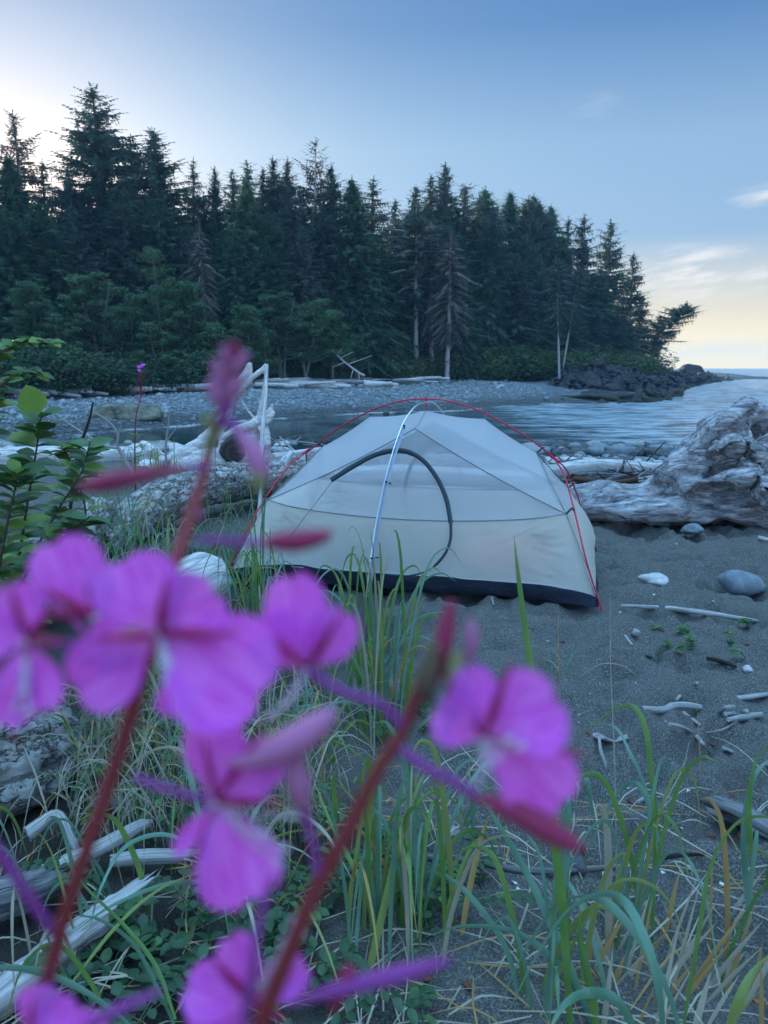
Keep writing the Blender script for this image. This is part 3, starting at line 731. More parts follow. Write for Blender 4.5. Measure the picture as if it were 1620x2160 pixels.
# trees filling the wood behind and beyond the frame's left side (they shade the beach)
tops = [(-420, 330), (-200, 300), (0, 335), (120, 360), (222, 320), (345, 340), (430, 420), (520, 400), (600, 410), (680, 400), (760, 430), (830, 460), (930, 420), (1030, 440), (1130, 460), (1200, 540), (1290, 600), (1340, 650)]
def skyl(px):
    for (a, b), (c, d) in zip(tops, tops[1:]):
        if a <= px <= c: return b + (d - b) * (px - a) / (c - a)
    return 400
k = 0
for row, (y0, dy) in enumerate(((80, 85), (96, 95))):
    for px in range(-400, 1330, 62 if row == 0 else 78):
        pxx = px + trc.uniform(-18, 18); f = max(0, min(1, (pxx - 500) / 800)); Y = y0 + 26 * f + trc.uniform(-3, 3)
        kd = trc.choice(['hemA', 'cedarA', 'spruceC', 'cedarB', 'spruceB', 'ragged'])
        yt = skyl(min(pxx, 1335)) + dy + trc.uniform(-15, 35)
        o = place(kd, pxx, yt, Y, 'conifer_tree', 'dark conifer deep in the wood mostly hidden behind the front trees', 'tree', 'conifers filling the depth of the wood', sx=1.25)
        if pxx < -40: pass
# shrubs along the forest foot
for i in range(56):
    f = i / 55; px = -60 + 1180 * f + trc.uniform(-12, 12)
    yb = np.interp(px, [-60, 150, 350, 600, 780, 900, 1000, 1120], [834, 838, 828, 812, 808, 806, 790, 792])
    # walk out along the ray until the ground meets the row
    best = None
    for Yt in np.arange(46, 118, .5):
        x_ = P(px, yb, Yt)
        if H(x_.x, Yt) >= x_.z: best = Yt; break
    if best is None: best = 60 + 30 * f
    Y = best + trc.uniform(.8, 2.6); x_ = P(px, yb, Y).x
    gold = 780 < px < 1130
    place('bushA' if gold else 'bushB', px, 0, Y, 'shrub', 'bright salal thicket under the silver trunks at the beach edge' if gold else 'dark leafy thicket along the foot of the alders at the beach edge',
          'shrub', 'salal thickets under the silver trunks' if gold else 'dark thickets under the alders', hgt=trc.uniform(1.1, 3.9) * (1.0 if gold else .9), sx=trc.uniform(.9, 1.5))
for px, yt, Y in [(1160, 735, 96), (1195, 742, 98), (1235, 730, 101), (1275, 738, 104), (1310, 742, 108), (1345, 745, 112), (1370, 738, 118), (1100, 728, 94), (1065, 722, 92)]:
    place('bushA', px, yt, Y, 'shrub', 'low green shrub rooted on top of the dark rocks', 'shrub', 'shrubs on the rock shelf', sx=1.3)
# ---------------------------------------------------------------- tent
FRc = G(1262, 1279); FLc = G(481, 1219)
tu = (FRc - FLc).normalized(); TL = (FRc - FLc).length; TW = 1.30; tv = Vector((-tu.y, tu.x, 0))
TO = (FRc + FLc) / 2 + tv * TW / 2
TROT = math.atan2(tu.y, tu.x)
def TP(px, py, yl):
    d = ray(px, py); t = (yl + TO.dot(tv)) / d.dot(tv); p = d * t
    q = p - Vector((TO.x, TO.y, 0)); return Vector((q.dot(tu), yl, CAMZ + p.z))
def front_y(z): return -.32 - .24 * (.9 - z) / .5 if z > .4 else -.56 - .07 * (.4 - z) / .4
def TF(px, py):
    z = .5
    for _ in range(12): q = TP(px, py, front_y(z)); z = q.z
    return q
def fabric(name, col, transp, transl, bumpk=.25):
    def fn(nt):
        co_ = coord(nt); n1 = tex(nt, 'Noise', 9, co_, 4, .6); n2 = tex(nt, 'Noise', 30, coord(nt, 'Object', (1, 1, .25)), 3)
        b = bump(nt, n1.outputs['Fac'], bumpk, .02, bump(nt, n2.outputs['Fac'], bumpk * .5, .006))
        d = prin(nt, col, .55, b, Specular_IOR_Level=.3)
        t = N(nt, 'ShaderNodeBsdfTranslucent'); t.inputs[0].default_value = (*col, 1); nt.links.new(b, t.inputs['Normal'])
        m1 = N(nt, 'ShaderNodeMixShader'); m1.inputs[0].default_value = transl; nt.links.new(d, m1.inputs[1]); nt.links.new(t.outputs[0], m1.inputs[2])
        tr = N(nt, 'ShaderNodeBsdfTransparent'); m2 = N(nt, 'ShaderNodeMixShader'); m2.inputs[0].default_value = transp
        nt.links.new(m1.outputs[0], m2.inputs[1]); nt.links.new(tr.outputs[0], m2.inputs[2]); return m2.outputs[0]
    return mat(name, fn)
M_net = fabric('tent_roof_fabric', (.78, .81, .84), .34, .55)
M_mesh = fabric('tent_mesh', (.76, .79, .82), .62, .5, .12)
M_wall = fabric('tent_wall_fabric', (.90, .88, .78), .08, .6)
M_tub = mat('tent_floor_fabric', lambda nt: prin(nt, (.035, .05, .085), .45, bump(nt, tex(nt, 'Noise', 14, coord(nt), 4).outputs['Fac'], .6, .03)))
M_redpole = mat('red_anodised_pole', lambda nt: prin(nt, (.55, .02, .06), .28, Metallic=.6))
M_silpole = mat('silver_pole', lambda nt: prin(nt, (.66, .72, .8), .22, Metallic=.9))
M_black = mat('black_clip_plastic', lambda nt: prin(nt, (.015, .018, .02), .4))
M_seam = mat('grey_seam_tape', lambda nt: prin(nt, (.16, .19, .2), .7))
M_zip = mat('dark_zip_tape', lambda nt: prin(nt, (.03, .055, .07), .7, bump(nt, tex(nt, 'Wave', 60, coord(nt), 1).outputs['Fac'], .3, .002)))
tent = empty('tent', (TO.x, TO.y, 0.0), 'low grey backpacking tent without its fly standing on the dark sand', 'tent', rz=TROT)
Lh = TL / 2
def sagline(a, b, n, sag):
    a, b = Vector(a), Vector(b)
    return [a.lerp(b, i / n) - Vector((0, 0, sag * 4 * (i / n) * (1 - i / n))) for i in range(n + 1)]
NS = 14
def Cc(sx, sy): return Vector((.885 * sx, .46 * sy, .455))
def Kc(sx, sy, z=0.0): return Vector((Lh * sx, TW / 2 * sy, z))
P0 = Vector((0, 0, .981))
def ridge(sx): 
    S = Vector((.366 * sx, 0, .937)); Hh = Vector((.690 * sx, 0, .735))
    return sagline(P0, S, NS, .012) + sagline(S, Hh, NS, .010)[1:]
def seam(sx, sy):
    F = Vector((0, .32 * sy, .895)); n = 2 * NS
    return sagline(F, Cc(sx, sy), n, .018)
def midline(sy):
    n = 4 * NS; a, b = Cc(-1, sy), Cc(1, sy); o = []
    for i in range(n + 1):
        t = i / n; k = 4 * t * (1 - t)
        o.append(a.lerp(b, t) + Vector((0, sy * .11 * k ** .7, -.055 * k ** .8)))
    return o
def tubtop(sy):
    n = 4 * NS; o = []
    for i in range(n + 1):
        t = i / n; x = -Lh + 2 * Lh * t; k = min(1, 4 * t * (1 - t) * 2.2)
        o.append(Vector((x * .985, sy * (TW / 2 - .01 - .015 * k), (.04 + .052 * k ** .6))))
    return o
def patch(mb, A, B, m, fn=None, nsag=Vector((0, 0, 0)), flip=False):
    """ruled surface between two equally long point rows"""
    n = len(A); vs = []; uv = []
    for j in range(m + 1):
        s = j / m
        for i in range(n):
            p = A[i].lerp(B[i], s) + nsag * (4 * s * (1 - s))
            if fn: p = p + fn(p, i / (n - 1), s)
            vs.append(p); uv.append((i / (n - 1), s))
    fs = []
    for j in range(m):
        for i in range(n - 1):
            a = j * n + i; f = (a, a + 1, a + 1 + n, a + n); fs.append(f[::-1] if flip else f)
    mb.add(vs, fs, uv)
def edge0(f, t, s, k=4.0): return f * min(1, k * s) * min(1, k * (1 - s)) * min(1, k * t * 2) * min(1, k * (1 - t) * 2)
for sx in (-1, 1):
    for sy in (-1, 1):
        roof = MB(); patch(roof, ridge(sx), seam(sx, sy), 12, None, Vector((0, 0, -.02)), flip=(sx * sy > 0)); roof.build('roof_panel', M_net, tent)
for sy in (-1, 1):
    up = MB()
    top = list(reversed(seam(-1, sy))) + seam(1, sy)[1:]
    patch(up, top, midline(sy), 12, None, Vector((0, -sy * .008, 0)), flip=(sy < 0)); up.build('mesh_door_panel', M_mesh, tent)
def folds(sy):
    cs = [Cc(-1, sy), Cc(1, sy), Kc(-1, sy, .06), Kc(1, sy, .06)]
    def fn(p, t, s):
        d = 0
        for k, c in enumerate(cs):
            v = p - c; r_ = v.length; a = math.atan2(v.z, v.x)
            d += .009 * math.sin(a * (34 if k < 2 else 46) + k) * math.exp(-((r_ - .16) / .22) ** 2)
        d += .013 * mnoise.noise(Vector((p.x * 9 + p.z * 5, p.z * 2.2, sy))) + .008 * mnoise.noise(Vector((p.x * 3, p.z * 2, 5 + sy)))
        return Vector((0, sy * edge0(d, t, s, 5), 0))
    return fn
for sy in (-1, 1):
    lo = MB(); patch(lo, midline(sy), tubtop(sy), 26, folds(sy), Vector((0, -sy * .02, 0)), flip=(sy < 0)); lo.build('side_wall', M_wall, tent)
for sx in (-1, 1):
    ew = MB(); eu = MB()
    n = 20
    def mid_e(bulge, z, x, y, n=20): 
        return [Vector((sx * (x + bulge * 4 * t * (1 - t)), -y + 2 * y * t, z - .02 * 4 * t * (1 - t))) for t in [i / n for i in range(n + 1)]]
    M1 = mid_e(.03, .455, .885, .46); Hh = Vector((.690 * sx, 0, .735))
    patch(eu, [Hh] * (n + 1), M1, 8, None, Vector((-.01 * sx, 0, 0)), flip=(sx > 0))
    T1 = [Vector((sx * (Lh * .985 + .0 * t), -TW / 2 + .01 + (TW - .02) * t, .05 + .09 * min(1, 8 * t * (1 - t)))) for t in [i / n for i in range(n + 1)]]
    def fe(p, t, s): return Vector((sx * edge0(.045 * math.sin(math.pi * t) ** 1 + .012 * mnoise.noise(p * 7), t, s, 3), 0, 0))
    patch(ew, M1, T1, 14, fe, flip=(sx > 0))
    eu.build('end_panel', M_net, tent); ew.build('end_wall', M_wall, tent)
tb = MB()
def tubrow(zf, inset, n=56):
    o = []
    c = [(-Lh, -TW / 2), (Lh, -TW / 2), (Lh, TW / 2), (-Lh, TW / 2)]
    for e in range(4):
        a, b = c[e], c[(e + 1) % 4]
        for i in range(n):
            t = i / n; k = min(1, 4 * t * (1 - t) * 2.0); nx, ny = ((0, 1), (-1, 0), (0, -1), (1, 0))[e]
            x = a[0] + (b[0] - a[0]) * t; y = a[1] + (b[1] - a[1]) * t
            w_ = .018 * mnoise.noise(Vector((x * 9, y * 9, zf * 30)))
            o.append(Vector((x + nx * (inset * k + w_ * k), y + ny * (inset * k + w_ * k), zf * (.42 + .58 * k ** .6) + (.02 * mnoise.noise(Vector((x * 5, y * 5, 3))) if 0.01 < zf < .1 else 0) * k)))
    return o
rows = [tubrow(.098, .012), tubrow(.075, .02), tubrow(.05, .035), tubrow(.018, .05), tubrow(-.012, .075)]
n_ = len(rows[0]); vs = [p for r_ in rows for p in r_]; fs = []
for j in range(4):
    for i in range(n_): fs.append((j * n_ + i, (j + 1) * n_ + i, (j + 1) * n_ + (i + 1) % n_, j * n_ + (i + 1) % n_))
tb.add(vs, fs); tb.add([p + Vector((0, 0, .03)) for p in rows[3]] , [tuple(range(n_))])
tb.build('floor_tub', M_tub, tent)
# poles
def along(q, n=10): return q
rp_ = MB()
arc = [(-.79, 0, .70, .0048), (-.60, 0, .845, .0048), (-.36, 0, .975, .0048), (-.15, 0, 1.04, .0048), (0, 0, 1.053, .0048), (.15, 0, 1.04, .0048), (.36, 0, .975, .0048), (.62, 0, .835, .0048), (.81, 0, .70, .0048)]
tube(rp_, arc, 8, 8); rp_.build('ridge_pole', M_redpole, tent)
for sx in (-1, 1):
    for sy in (-1, 1):
        m_ = MB(); tube(m_, [(.80 * sx, 0, .70, .0048), (.865 * sx, .17 * sy, .62, .0048), (.935 * sx, .40 * sy, .44, .0048), (1.005 * sx, .585 * sy, .22, .0048), ((Lh + .02) * sx, (TW / 2 + .018) * sy, -.02, .0048)], 8, 6)
        m_.build('leg_pole', M_redpole, tent)
    m_ = MB(); tube(m_, [(.77 * sx, 0, .722, .0085), (.83 * sx, 0, .682, .0085)], 8, 1); m_.build('pole_hub', M_redpole, tent)
sp_ = MB()
def crossp(y): return (.17 * (y / .74))
ys_ = [(-.76, -.01), (-.70, .22), (-.62, .45), (-.50, .68), (-.33, .905), (-.16, 1.01), (0, 1.034), (.16, 1.01), (.33, .905), (.50, .68), (.62, .45), (.70, .22), (.76, -.01)]
tube(sp_, [(crossp(y), y - .01, z, .0052) for y, z in ys_], 8, 6); sp_.build('cross_pole', M_silpole, tent)
gs = MB()
for sy in (-1,):
    q = [Vector((crossp(y) + .014, y + .004, z)) for y, z in ys_[:5]]; q = [Vector(p) for p in catmull([tuple(v) for v in q], 6)]
    for i in range(len(q) - 1):
        gs.add([q[i] + Vector((-.009, 0, 0)), q[i] + Vector((.007, .004, 0)), q[i + 1] + Vector((.007, .004, 0)), q[i + 1] + Vector((-.009, 0, 0))], [(0, 1, 2, 3)])
M_strip = mat('pole_strip', lambda nt: prin(nt, (.3, .38, .5), .5)); gs.build('pole_strip', M_strip, tent)
# seams as thin tapes
def tape(name, pts, r_, mt, flat=1.0):
    m_ = MB(); tube(m_, [(*p, r_) for p in pts], 6, 2, flat=flat); return m_.build(name, mt, tent)
for sy in (-1, 1):
    for sx in (-1, 1):
        tape('seam', seam(sx, sy)[::4], .0032, M_seam)
        tape('seam', sagline((.690 * sx, 0, .735), Cc(sx, sy), 4, .0), .0028, M_seam)
        tape('seam', [Cc(sx, sy), (Cc(sx, sy) + Kc(sx, sy, .05)) / 2, Kc(sx, sy, .05)], .0022, M_seam)
        # bungee clips from canopy corner to the pole
        tape('pole_clip', [Cc(sx, sy), Cc(sx, sy) + Vector((.03 * sx, -.02 * sy, .03)), Vector((.925 * sx, .385 * sy, .462))], .006, M_black)
    tape('seam', midline(sy)[::4], .0034, M_seam)
    tape('seam', [p + Vector((0, sy * .002, 0)) for p in tubtop(sy)[::4]], .0026, mat('pale_seam', lambda nt: prin(nt, (.5, .52, .5), .7)) if sy < 0 else M_seam)
    tape('seam', [P0, Vector((0, .17 * sy, .93)), Vector((0, .32 * sy, .895))], .002, M_seam)
for sx in (-1, 1):
    tape('pole_clip', [Vector((.366 * sx, 0, .937)), Vector((.375 * sx, 0, .955)), Vector((.38 * sx, 0, .978))], .0035, M_seam)
    tape('pole_clip', [Vector((.690 * sx, 0, .735)), Vector((.72 * sx, 0, .765)), Vector((.735 * sx, 0, .772))], .005, M_black)
tape('apex_cord', [P0, Vector((.002, 0, 1.01)), Vector((.005, 0, 1.06)), Vector((-.008, .004, 1.066)), Vector((-.003, 0, 1.03))], .003, M_redpole)
for px, py in ((864, 897), (841, 1012), (816, 1168)):
    q = TF(px, py) + Vector((0, -.06, 0)); z = q.z
    y = np.interp(z, [a[1] for a in ys_[:7]], [a[0] for a in ys_[:7]]); x = crossp(y)
    m_ = MB(); tube(m_, [(x + .006, y - .01, z + .004, .009), (x + .006, y - .01, z - .004, .009)], 10, 1)
    tube(m_, [(x + .008, y - .006, z, .005), (x + .012, front_y(z) if z < .88 else -.33, z - .025, .004)], 6, 2)
    m_.build('pole_clip', M_black, tent)
# door zips: front, and the same door turned half round on the back
def band(name, pts, w0, mt, back=False):
    q = [Vector(p) for p in catmull([tuple(p) for p in pts], 6)]; m_ = MB()
    for i in range(len(q)):
        t = (q[min(i + 1, len(q) - 1)] - q[max(i - 1, 0)]).normalized()
        s = Vector((t.z, 0, -t.x)).normalized() * w0[0 if i < len(q) * w0[2] else 1] / 2
        a, b = q[i] + s + Vector((0, -.016, 0)), q[i] - s + Vector((0, -.016, 0))
        if back: a, b = Vector((-a.x, -a.y, a.z)), Vector((-b.x, -b.y, b.z))
        m_.v += [a, b, a + Vector((0, -.0015 if not back else .0015, 0)), b + Vector((0, -.0015 if not back else .0015, 0))]
    for i in range(len(q) - 1):
        k = 4 * i
        for f in ((0, 4, 5, 1), (2, 3, 7, 6), (0, 2, 6, 4), (1, 5, 7, 3)): m_.f.append(tuple(k + j for j in f)); m_.m.append(0); m_.uv += [(0, 0)] * 4
    return m_.build(name, mt, tent)
up_px = [(700, 1012), (745, 984), (795, 958), (848, 950), (888, 966), (920, 1003), (942, 1050), (952, 1102)]
lo_px = [(952, 1102), (951, 1140), (936, 1172), (905, 1200), (862, 1211), (820, 1209)]
U = [TF(*p) for p in up_px]; Lw = [TF(*p) + Vector((0, -.022 * min(1, k_ / 2), 0)) for k_, p in enumerate(lo_px)]
band('door_zip', U, (.030, .026, .5), M_zip); band('door_zip', Lw, (.016, .010, .5), M_zip)
band('door_zip', U, (.030, .026, .5), M_zip, True); band('door_zip', Lw, (.016, .010, .5), M_zip, True)
tape('guy_line', [TF(705, 1010), TF(640, 1095) + Vector((0, -.004, 0)), TF(600, 1150) + Vector((0, -.006, 0))], .0022, M_seam)
# gear lying inside, seen dimly through the wall
gb = MB(); tube(gb, [(-.55, -.30, .10, .10), (-.3, -.34, .13, .13), (.0, -.33, .12, .12), (.2, -.32, .09, .08)], 14, 6, rough=.25, rs=4)
g1 = gb.build('sleeping_bag', mat('dark_sleeping_bag', lambda nt: prin(nt, (.02, .035, .06), .7, bump(nt, tex(nt, 'Noise', 12, coord(nt)).outputs['Fac'], .6, .03))))
g1.location = (TO.x, TO.y, .02); g1.rotation_euler = (0, 0, TROT); tag(g1, 'dark sleeping bag heaped inside the tent, a shadow through the wall', 'sleeping bag')
gb = MB(); tube(gb, [(.32, -.36, .12, .10), (.55, -.38, .14, .13), (.8, -.36, .11, .1)], 14, 6, rough=.25, rs=4)
g2 = gb.build('stuff_sack', mat('salmon_cloth', lambda nt: prin(nt, (.55, .16, .12), .7)))
g2.location = (TO.x, TO.y, .02); g2.rotation_euler = (0, 0, TROT); tag(g2, 'salmon coloured sack inside the tent glowing faintly through the right wall', 'bag')
# ---------------------------------------------------------------- driftwood
def wood_mat(name, base, light, dark, uvs=(1, 1), cracks=.5, obj=False, scale=1.0, warm=None, strength=.7):
    def fn(nt):
        if obj: c0 = coord(nt, 'Object', (1.5 * scale, 9 * scale, 9 * scale))
        else: c0 = coord(nt, 'UV', (9 * uvs[0], 1.3 * uvs[1], 1))
        d = tex(nt, 'Noise', 1.2, c0, 2); 
        vm = N(nt, 'ShaderNodeVectorMath', operation='ADD'); sc_ = N(nt, 'ShaderNodeVectorMath', operation='SCALE'); sc_.inputs['Scale'].default_value = .6
        nt.links.new(d.outputs['Color'], sc_.inputs[0]); nt.links.new(c0, vm.inputs[0]); nt.links.new(sc_.outputs[0], vm.inputs[1]); v = vm.outputs[0]
        g = tex(nt, 'Noise', 3.2, v, 7, .7); cr_ = tex(nt, 'Noise', 1.6, v, 3, .5); blot = tex(nt, 'Noise', 2.2, coord(nt), 4)
        col = ramp(nt, g.outputs['Fac'], [(.28, dark), (.48, base), (.72, light)])
        crk = MR(nt, Mt(nt, 'ABSOLUTE', Mt(nt, 'SUBTRACT', cr_.outputs['Fac'], .5)), 0.0, .03)
        col = mixc(nt, Mt(nt, 'MULTIPLY', Mt(nt, 'SUBTRACT', 1.0, crk), cracks), col, dark)
        col = mixc(nt, MR(nt, blot.outputs['Fac'], .5, .75, 0, .55), col, warm if warm else base)
        h = Mt(nt, 'ADD', g.outputs['Fac'], Mt(nt, 'MULTIPLY', crk, .8 * cracks))
        return prin(nt, col, .85, bump(nt, h, strength, .02), Specular_IOR_Level=.25)
    return mat(name, fn)
M_dw = wood_mat('bleached_driftwood', (.58, .57, .56), (.86, .85, .83), (.17, .16, .16))
M_dwo = wood_mat('weathered_stump_wood', (.31, .31, .33), (.72, .72, .74), (.03, .026, .026), obj=True, scale=.9, strength=.7, warm=(.10, .085, .08))
M_dwp = wood_mat('pale_root_wood', (.66, .64, .62), (.88, .87, .85), (.26, .24, .23), obj=True, scale=1.0, cracks=.25)
M_dwg = wood_mat('grey_driftwood', (.24, .24, .25), (.4, .4, .41), (.07, .07, .07))
M_dkw = wood_mat('dark_wet_wood', (.045, .04, .04), (.1, .09, .085), (.015, .014, .014))
M_redw = wood_mat('brown_wood_chip', (.12, .06, .04), (.2, .12, .08), (.04, .02, .015))
def flaky(nt):
    c0 = coord(nt, 'UV', (7, 3.2, 1)); vo = tex(nt, 'Voronoi', 2.3, c0, feature='DISTANCE_TO_EDGE'); n1 = tex(nt, 'Noise', 4, c0, 6, .7); n2 = tex(nt, 'Noise', 1.2, coord(nt, 'Object'), 4)
    w_ = N(nt, 'ShaderNodeVectorMath', operation='ADD'); nt.links.new(c0, w_.inputs[0]); nt.links.new(n1.outputs['Color'], w_.inputs[1]); nt.links.new(w_.outputs[0], vo.inputs['Vector'])
    pl = tex(nt, 'Voronoi', 2.3, w_.outputs[0])
    col = ramp(nt, n1.outputs['Fac'], [(.25, (.28, .275, .27)), (.42, (.62, .61, .59)), (.6, (.88, .87, .84))])
    edge = MR(nt, vo.outputs['Distance'], .0, .045)
    col = mixc(nt, edge, (.06, .055, .05), col)
    ochre = MR(nt, n2.outputs['Fac'], .6, .72, 0, .4); col = mixc(nt, ochre, col, (.34, .28, .12))
    h = Mt(nt, 'ADD', Mt(nt, 'MULTIPLY', edge, .9), Mt(nt, 'ADD', n1.outputs['Fac'], Mt(nt, 'MULTIPLY', pl.outputs['Color'], .5)))
    return prin(nt, col, .9, bump(nt, h, 1.0, .035), Specular_IOR_Level=.2)
M_flaky = mat('flaking_grey_bark', flaky)
def px(p, dz=0):                         # (px, py, Y, r) -> (x,y,z,r)
    v = P(p[0], p[1], p[2]); return (v.x, v.y, v.z + dz, p[3])
def strokes(mb, L, sides=12, n=5, rough=.12):
    for k, s in enumerate(L): tube(mb, [px(p) for p in s], sides, n, rough=rough, rs=2.5, seed=k)
def ridged(p, s, st=(1, 1, 1)):
    q = Vector((p.x * st[0], p.y * st[1], p.z * st[2])) * s
    return 1 - abs(mnoise.noise(q)) * 2 + .5 * (1 - abs(mnoise.noise(q * 2.1)) * 2)
# big root wad and its log on the right
mb = MB()
strokes(mb, [
 [(1150, 1062, 6.35, .12), (1240, 1060, 6.25, .15), (1330, 1060, 6.2, .17), (1430, 1052, 6.2, .20), (1540, 1030, 6.25, .27), (1680, 1010, 6.4, .36)],
 [(1180, 1085, 6.0, .06), (1300, 1080, 5.95, .08), (1450, 1075, 5.95, .10), (1600, 1075, 6.0, .13), (1700, 1080, 6.1, .16)],
 [(1400, 1035, 6.15, .12), (1440, 1000, 6.1, .17), (1490, 955, 6.15, .19), (1535, 910, 6.2, .17), (1572, 875, 6.25, .12), (1588, 853, 6.25, .07)],
 [(1440, 985, 6.05, .06), (1480, 935, 6.0, .07), (1530, 885, 6.05, .06), (1590, 848, 6.15, .035)],
 [(1500, 985, 5.95, .05), (1540, 960, 5.9, .055), (1600, 930, 5.95, .05), (1660, 905, 6.0, .06)],
 [(1560, 1000, 5.9, .05), (1600, 975, 5.85, .07), (1640, 960, 5.9, .09)],
 [(1430, 1030, 5.95, .06), (1500, 1018, 5.85, .06), (1570, 1012, 5.8, .05), (1660, 1018, 5.8, .06)],
 [(1590, 870, 6.3, .07), (1625, 900, 6.35, .12), (1660, 960, 6.4, .2), (1700, 1010, 6.5, .28)],
 [(1600, 1010, 5.75, .05), (1612, 1040, 5.72, .06), (1640, 1075, 5.75, .08)],
], rough=.22)
me = fuse(mb, .019, 2)
hol = [(P(1548, 978, 5.95), .17, .24), (P(1490, 1064, 5.85), .13, .16), (P(1550, 1062, 5.8), .15, .22), (P(1612, 1064, 5.75), .17, .24), (P(1455, 1000, 5.95), .07, .05), (P(1585, 905, 6.1), .09, .05), (P(1585, 1005, 5.8), .08, .07), (P(1590, 868, 6.2), .03, .03)]
def dsp(p):
    d = .045 * (ridged(p, 2.6, (.8, 1, 1.5)) - .6) + .009 * (ridged(p + Vector((5, 1, 2)), 8, (.35, 1, 1.6)) - .6)
    d += .006 * mnoise.noise(Vector((p.x * 10, p.y * 30, p.z * 40)))
    for c, r_, a in hol: d -= a * math.exp(-((p - c).length / r_) ** 2)
    return d
displace(me, dsp)
rw = link(me, 'root_wad', M_dwo); tag(rw, 'huge silvery driftwood root wad with its log lying at the right edge of the beach', 'driftwood stump')
# stump with bleached upright roots on the left
mb = MB(); Y0 = 8.6
def S8(L): return [(a, b, Y0 + (c if len_ else 0), r_) for (a, b, c, r_) in L for len_ in (1,)]
strokes(mb, [S8(s) for s in [
 [(300, 990, .2, .10), (390, 985, 0, .14), (460, 975, -.1, .17), (530, 970, 0, .15), (590, 985, .1, .09)],
 [(300, 936, -.1, .05), (322, 952, -.15, .075), (345, 978, -.1, .09)],
 [(345, 975, 0, .06), (400, 952, 0, .09), (445, 925, 0, .10), (472, 885, 0, .075), (488, 845, 0, .045), (505, 808, 0, .045), (522, 785, 0, .05), (527, 764, 0, .022)],
 [(500, 830, 0, .04), (528, 800, 0, .035), (548, 785, 0, .03), (562, 770, 0, .026)],
 [(563, 768, 0, .022), (558, 815, 0, .022), (550, 868, 0, .035), (540, 905, 0, .07), (520, 945, 0, .1)],
 [(508, 842, -.05, .018), (520, 862, -.05, .013), (535, 880, -.05, .02)],
 [(545, 890, -.05, .05), (505, 905, -.1, .05), (475, 925, -.1, .06), (470, 965, -.1, .09)],
 [(550, 885, -.1, .04), (565, 872, -.12, .03), (577, 852, -.12, .016)],
 [(552, 888, -.1, .04), (570, 882, -.15, .03), (579, 868, -.15, .018)],
 [(550, 890, -.1, .04), (566, 888, -.15, .03), (574, 884, -.15, .02)],
 [(555, 900, -.1, .06), (562, 930, -.15, .05), (560, 965, -.1, .06)],
]], rough=.1)
me = fuse(mb, .017, 1)
hol2 = [(P(495, 950, Y0 - .15), .13, .10), (P(425, 970, Y0 - .15), .06, .05), (P(553, 925, Y0 - .1), .05, .05), (P(330, 965, Y0 - .15), .06, .04)]
def dsp2(p):
    low = 1 - float(sstep(.1, .7, p.z))
    d = (.008 + .02 * low) * (ridged(p, 5, (1, 1, 1.2)) - .6) + .004 * mnoise.noise(p * 22)
    for c, r_, a in hol2: d -= a * math.exp(-((p - c).length / r_) ** 2)
    return d
displace(me, dsp2)
st = link(me, 'driftwood_stump', M_dwp); tag(st, 'bleached driftwood stump with antler like upright roots left of the tent', 'driftwood stump')
def weather(me, amp, flakes=True):
    def fn(p):
        q = Vector((p.x * 9, p.y * 9, p.z * 14)) + Vector((1, 1, 1)) * mnoise.noise(p * 14) * .9
        d, _ = mnoise.voronoi(q); k = min(1, (d[1] - d[0]) * 3.2) if flakes else 1 - abs(mnoise.noise(Vector((p.x * 12, p.y * 12, p.z * 60)))) * 2.2
        return amp * (k - .6) + amp * .8 * mnoise.noise(p * 30) + amp * 1.5 * mnoise.noise(p * 5)
    displace(me, fn)
def log(name, pts, mat_, label, cat='log', detail=0.0, sides=14, n=6, rough=.1, rs=2.5, group=None, jag=.15, flat=1.0, seed=None):
    m_ = MB(); tube(m_, [px(p) for p in pts], sides, n, rough=rough, rs=rs, jag=jag, flat=flat, seed=random.random() * 9 if seed is None else seed)
    o = m_.build(name, mat_)
    if mat_ is M_flaky or detail: weather(o.data, detail or .011, flakes=mat_ is M_flaky)
    return tag(o, label, cat, group)
log('dark_log', [(494, 950, 8.25, .13), (485, 952, 8.5, .13), (470, 950, 8.9, .12)], M_dkw, 'short dark log end facing the camera in the middle of the bleached stump')  # short log of dark wood set into the stump
log('bark_log', [(205, 1160, 4.75, .13), (262, 1112, 5.1, .15), (350, 1056, 5.6, .165), (450, 1022, 6.2, .165), (560, 1010, 6.9, .17), (670, 985, 7.8, .16), (740, 960, 8.8, .14)], M_flaky, 'long log with flaking grey bark curving past the left side of the tent', sides=64, n=34, rough=.12)
log('bark_log', [(165, 1165, 4.55, .10), (185, 1110, 4.7, .11), (212, 1078, 4.95, .10)], M_flaky, 'short stub of bark covered log beside the long barked one', sides=44, n=18)
log('hollow_log', [(590, 1062, 6.15, .095), (640, 1050, 6.6, .1), (720, 1035, 7.2, .1)], M_dwg, 'small hollow ended log poking out behind the left tent corner')
log('smooth_log', [(-80, 975, 8.8, .17), (80, 970, 8.9, .17), (200, 966, 9.1, .15), (330, 962, 9.3, .12)], M_dw, 'long smooth pale log lying behind the leafy bush at the far left', rough=.05)
log('pale_log', [(452, 1218, 3.85, .10), (436, 1222, 3.8, .145), (370, 1255, 3.55, .15), (290, 1305, 3.3, .15)], M_dw, 'thick pale log end just left of the tent front pole', rough=.08, jag=.02, sides=20)
log('driftwood_pole', [(563, 770, 8.25, .015), (560, 840, 7.7, .020), (553, 920, 7.1, .019), (552, 1000, 6.5, .018), (544, 1108, 5.9, .015)], M_dw, 'thin bleached pole leaning from the sand against the upright roots', cat='pole', rough=.05)
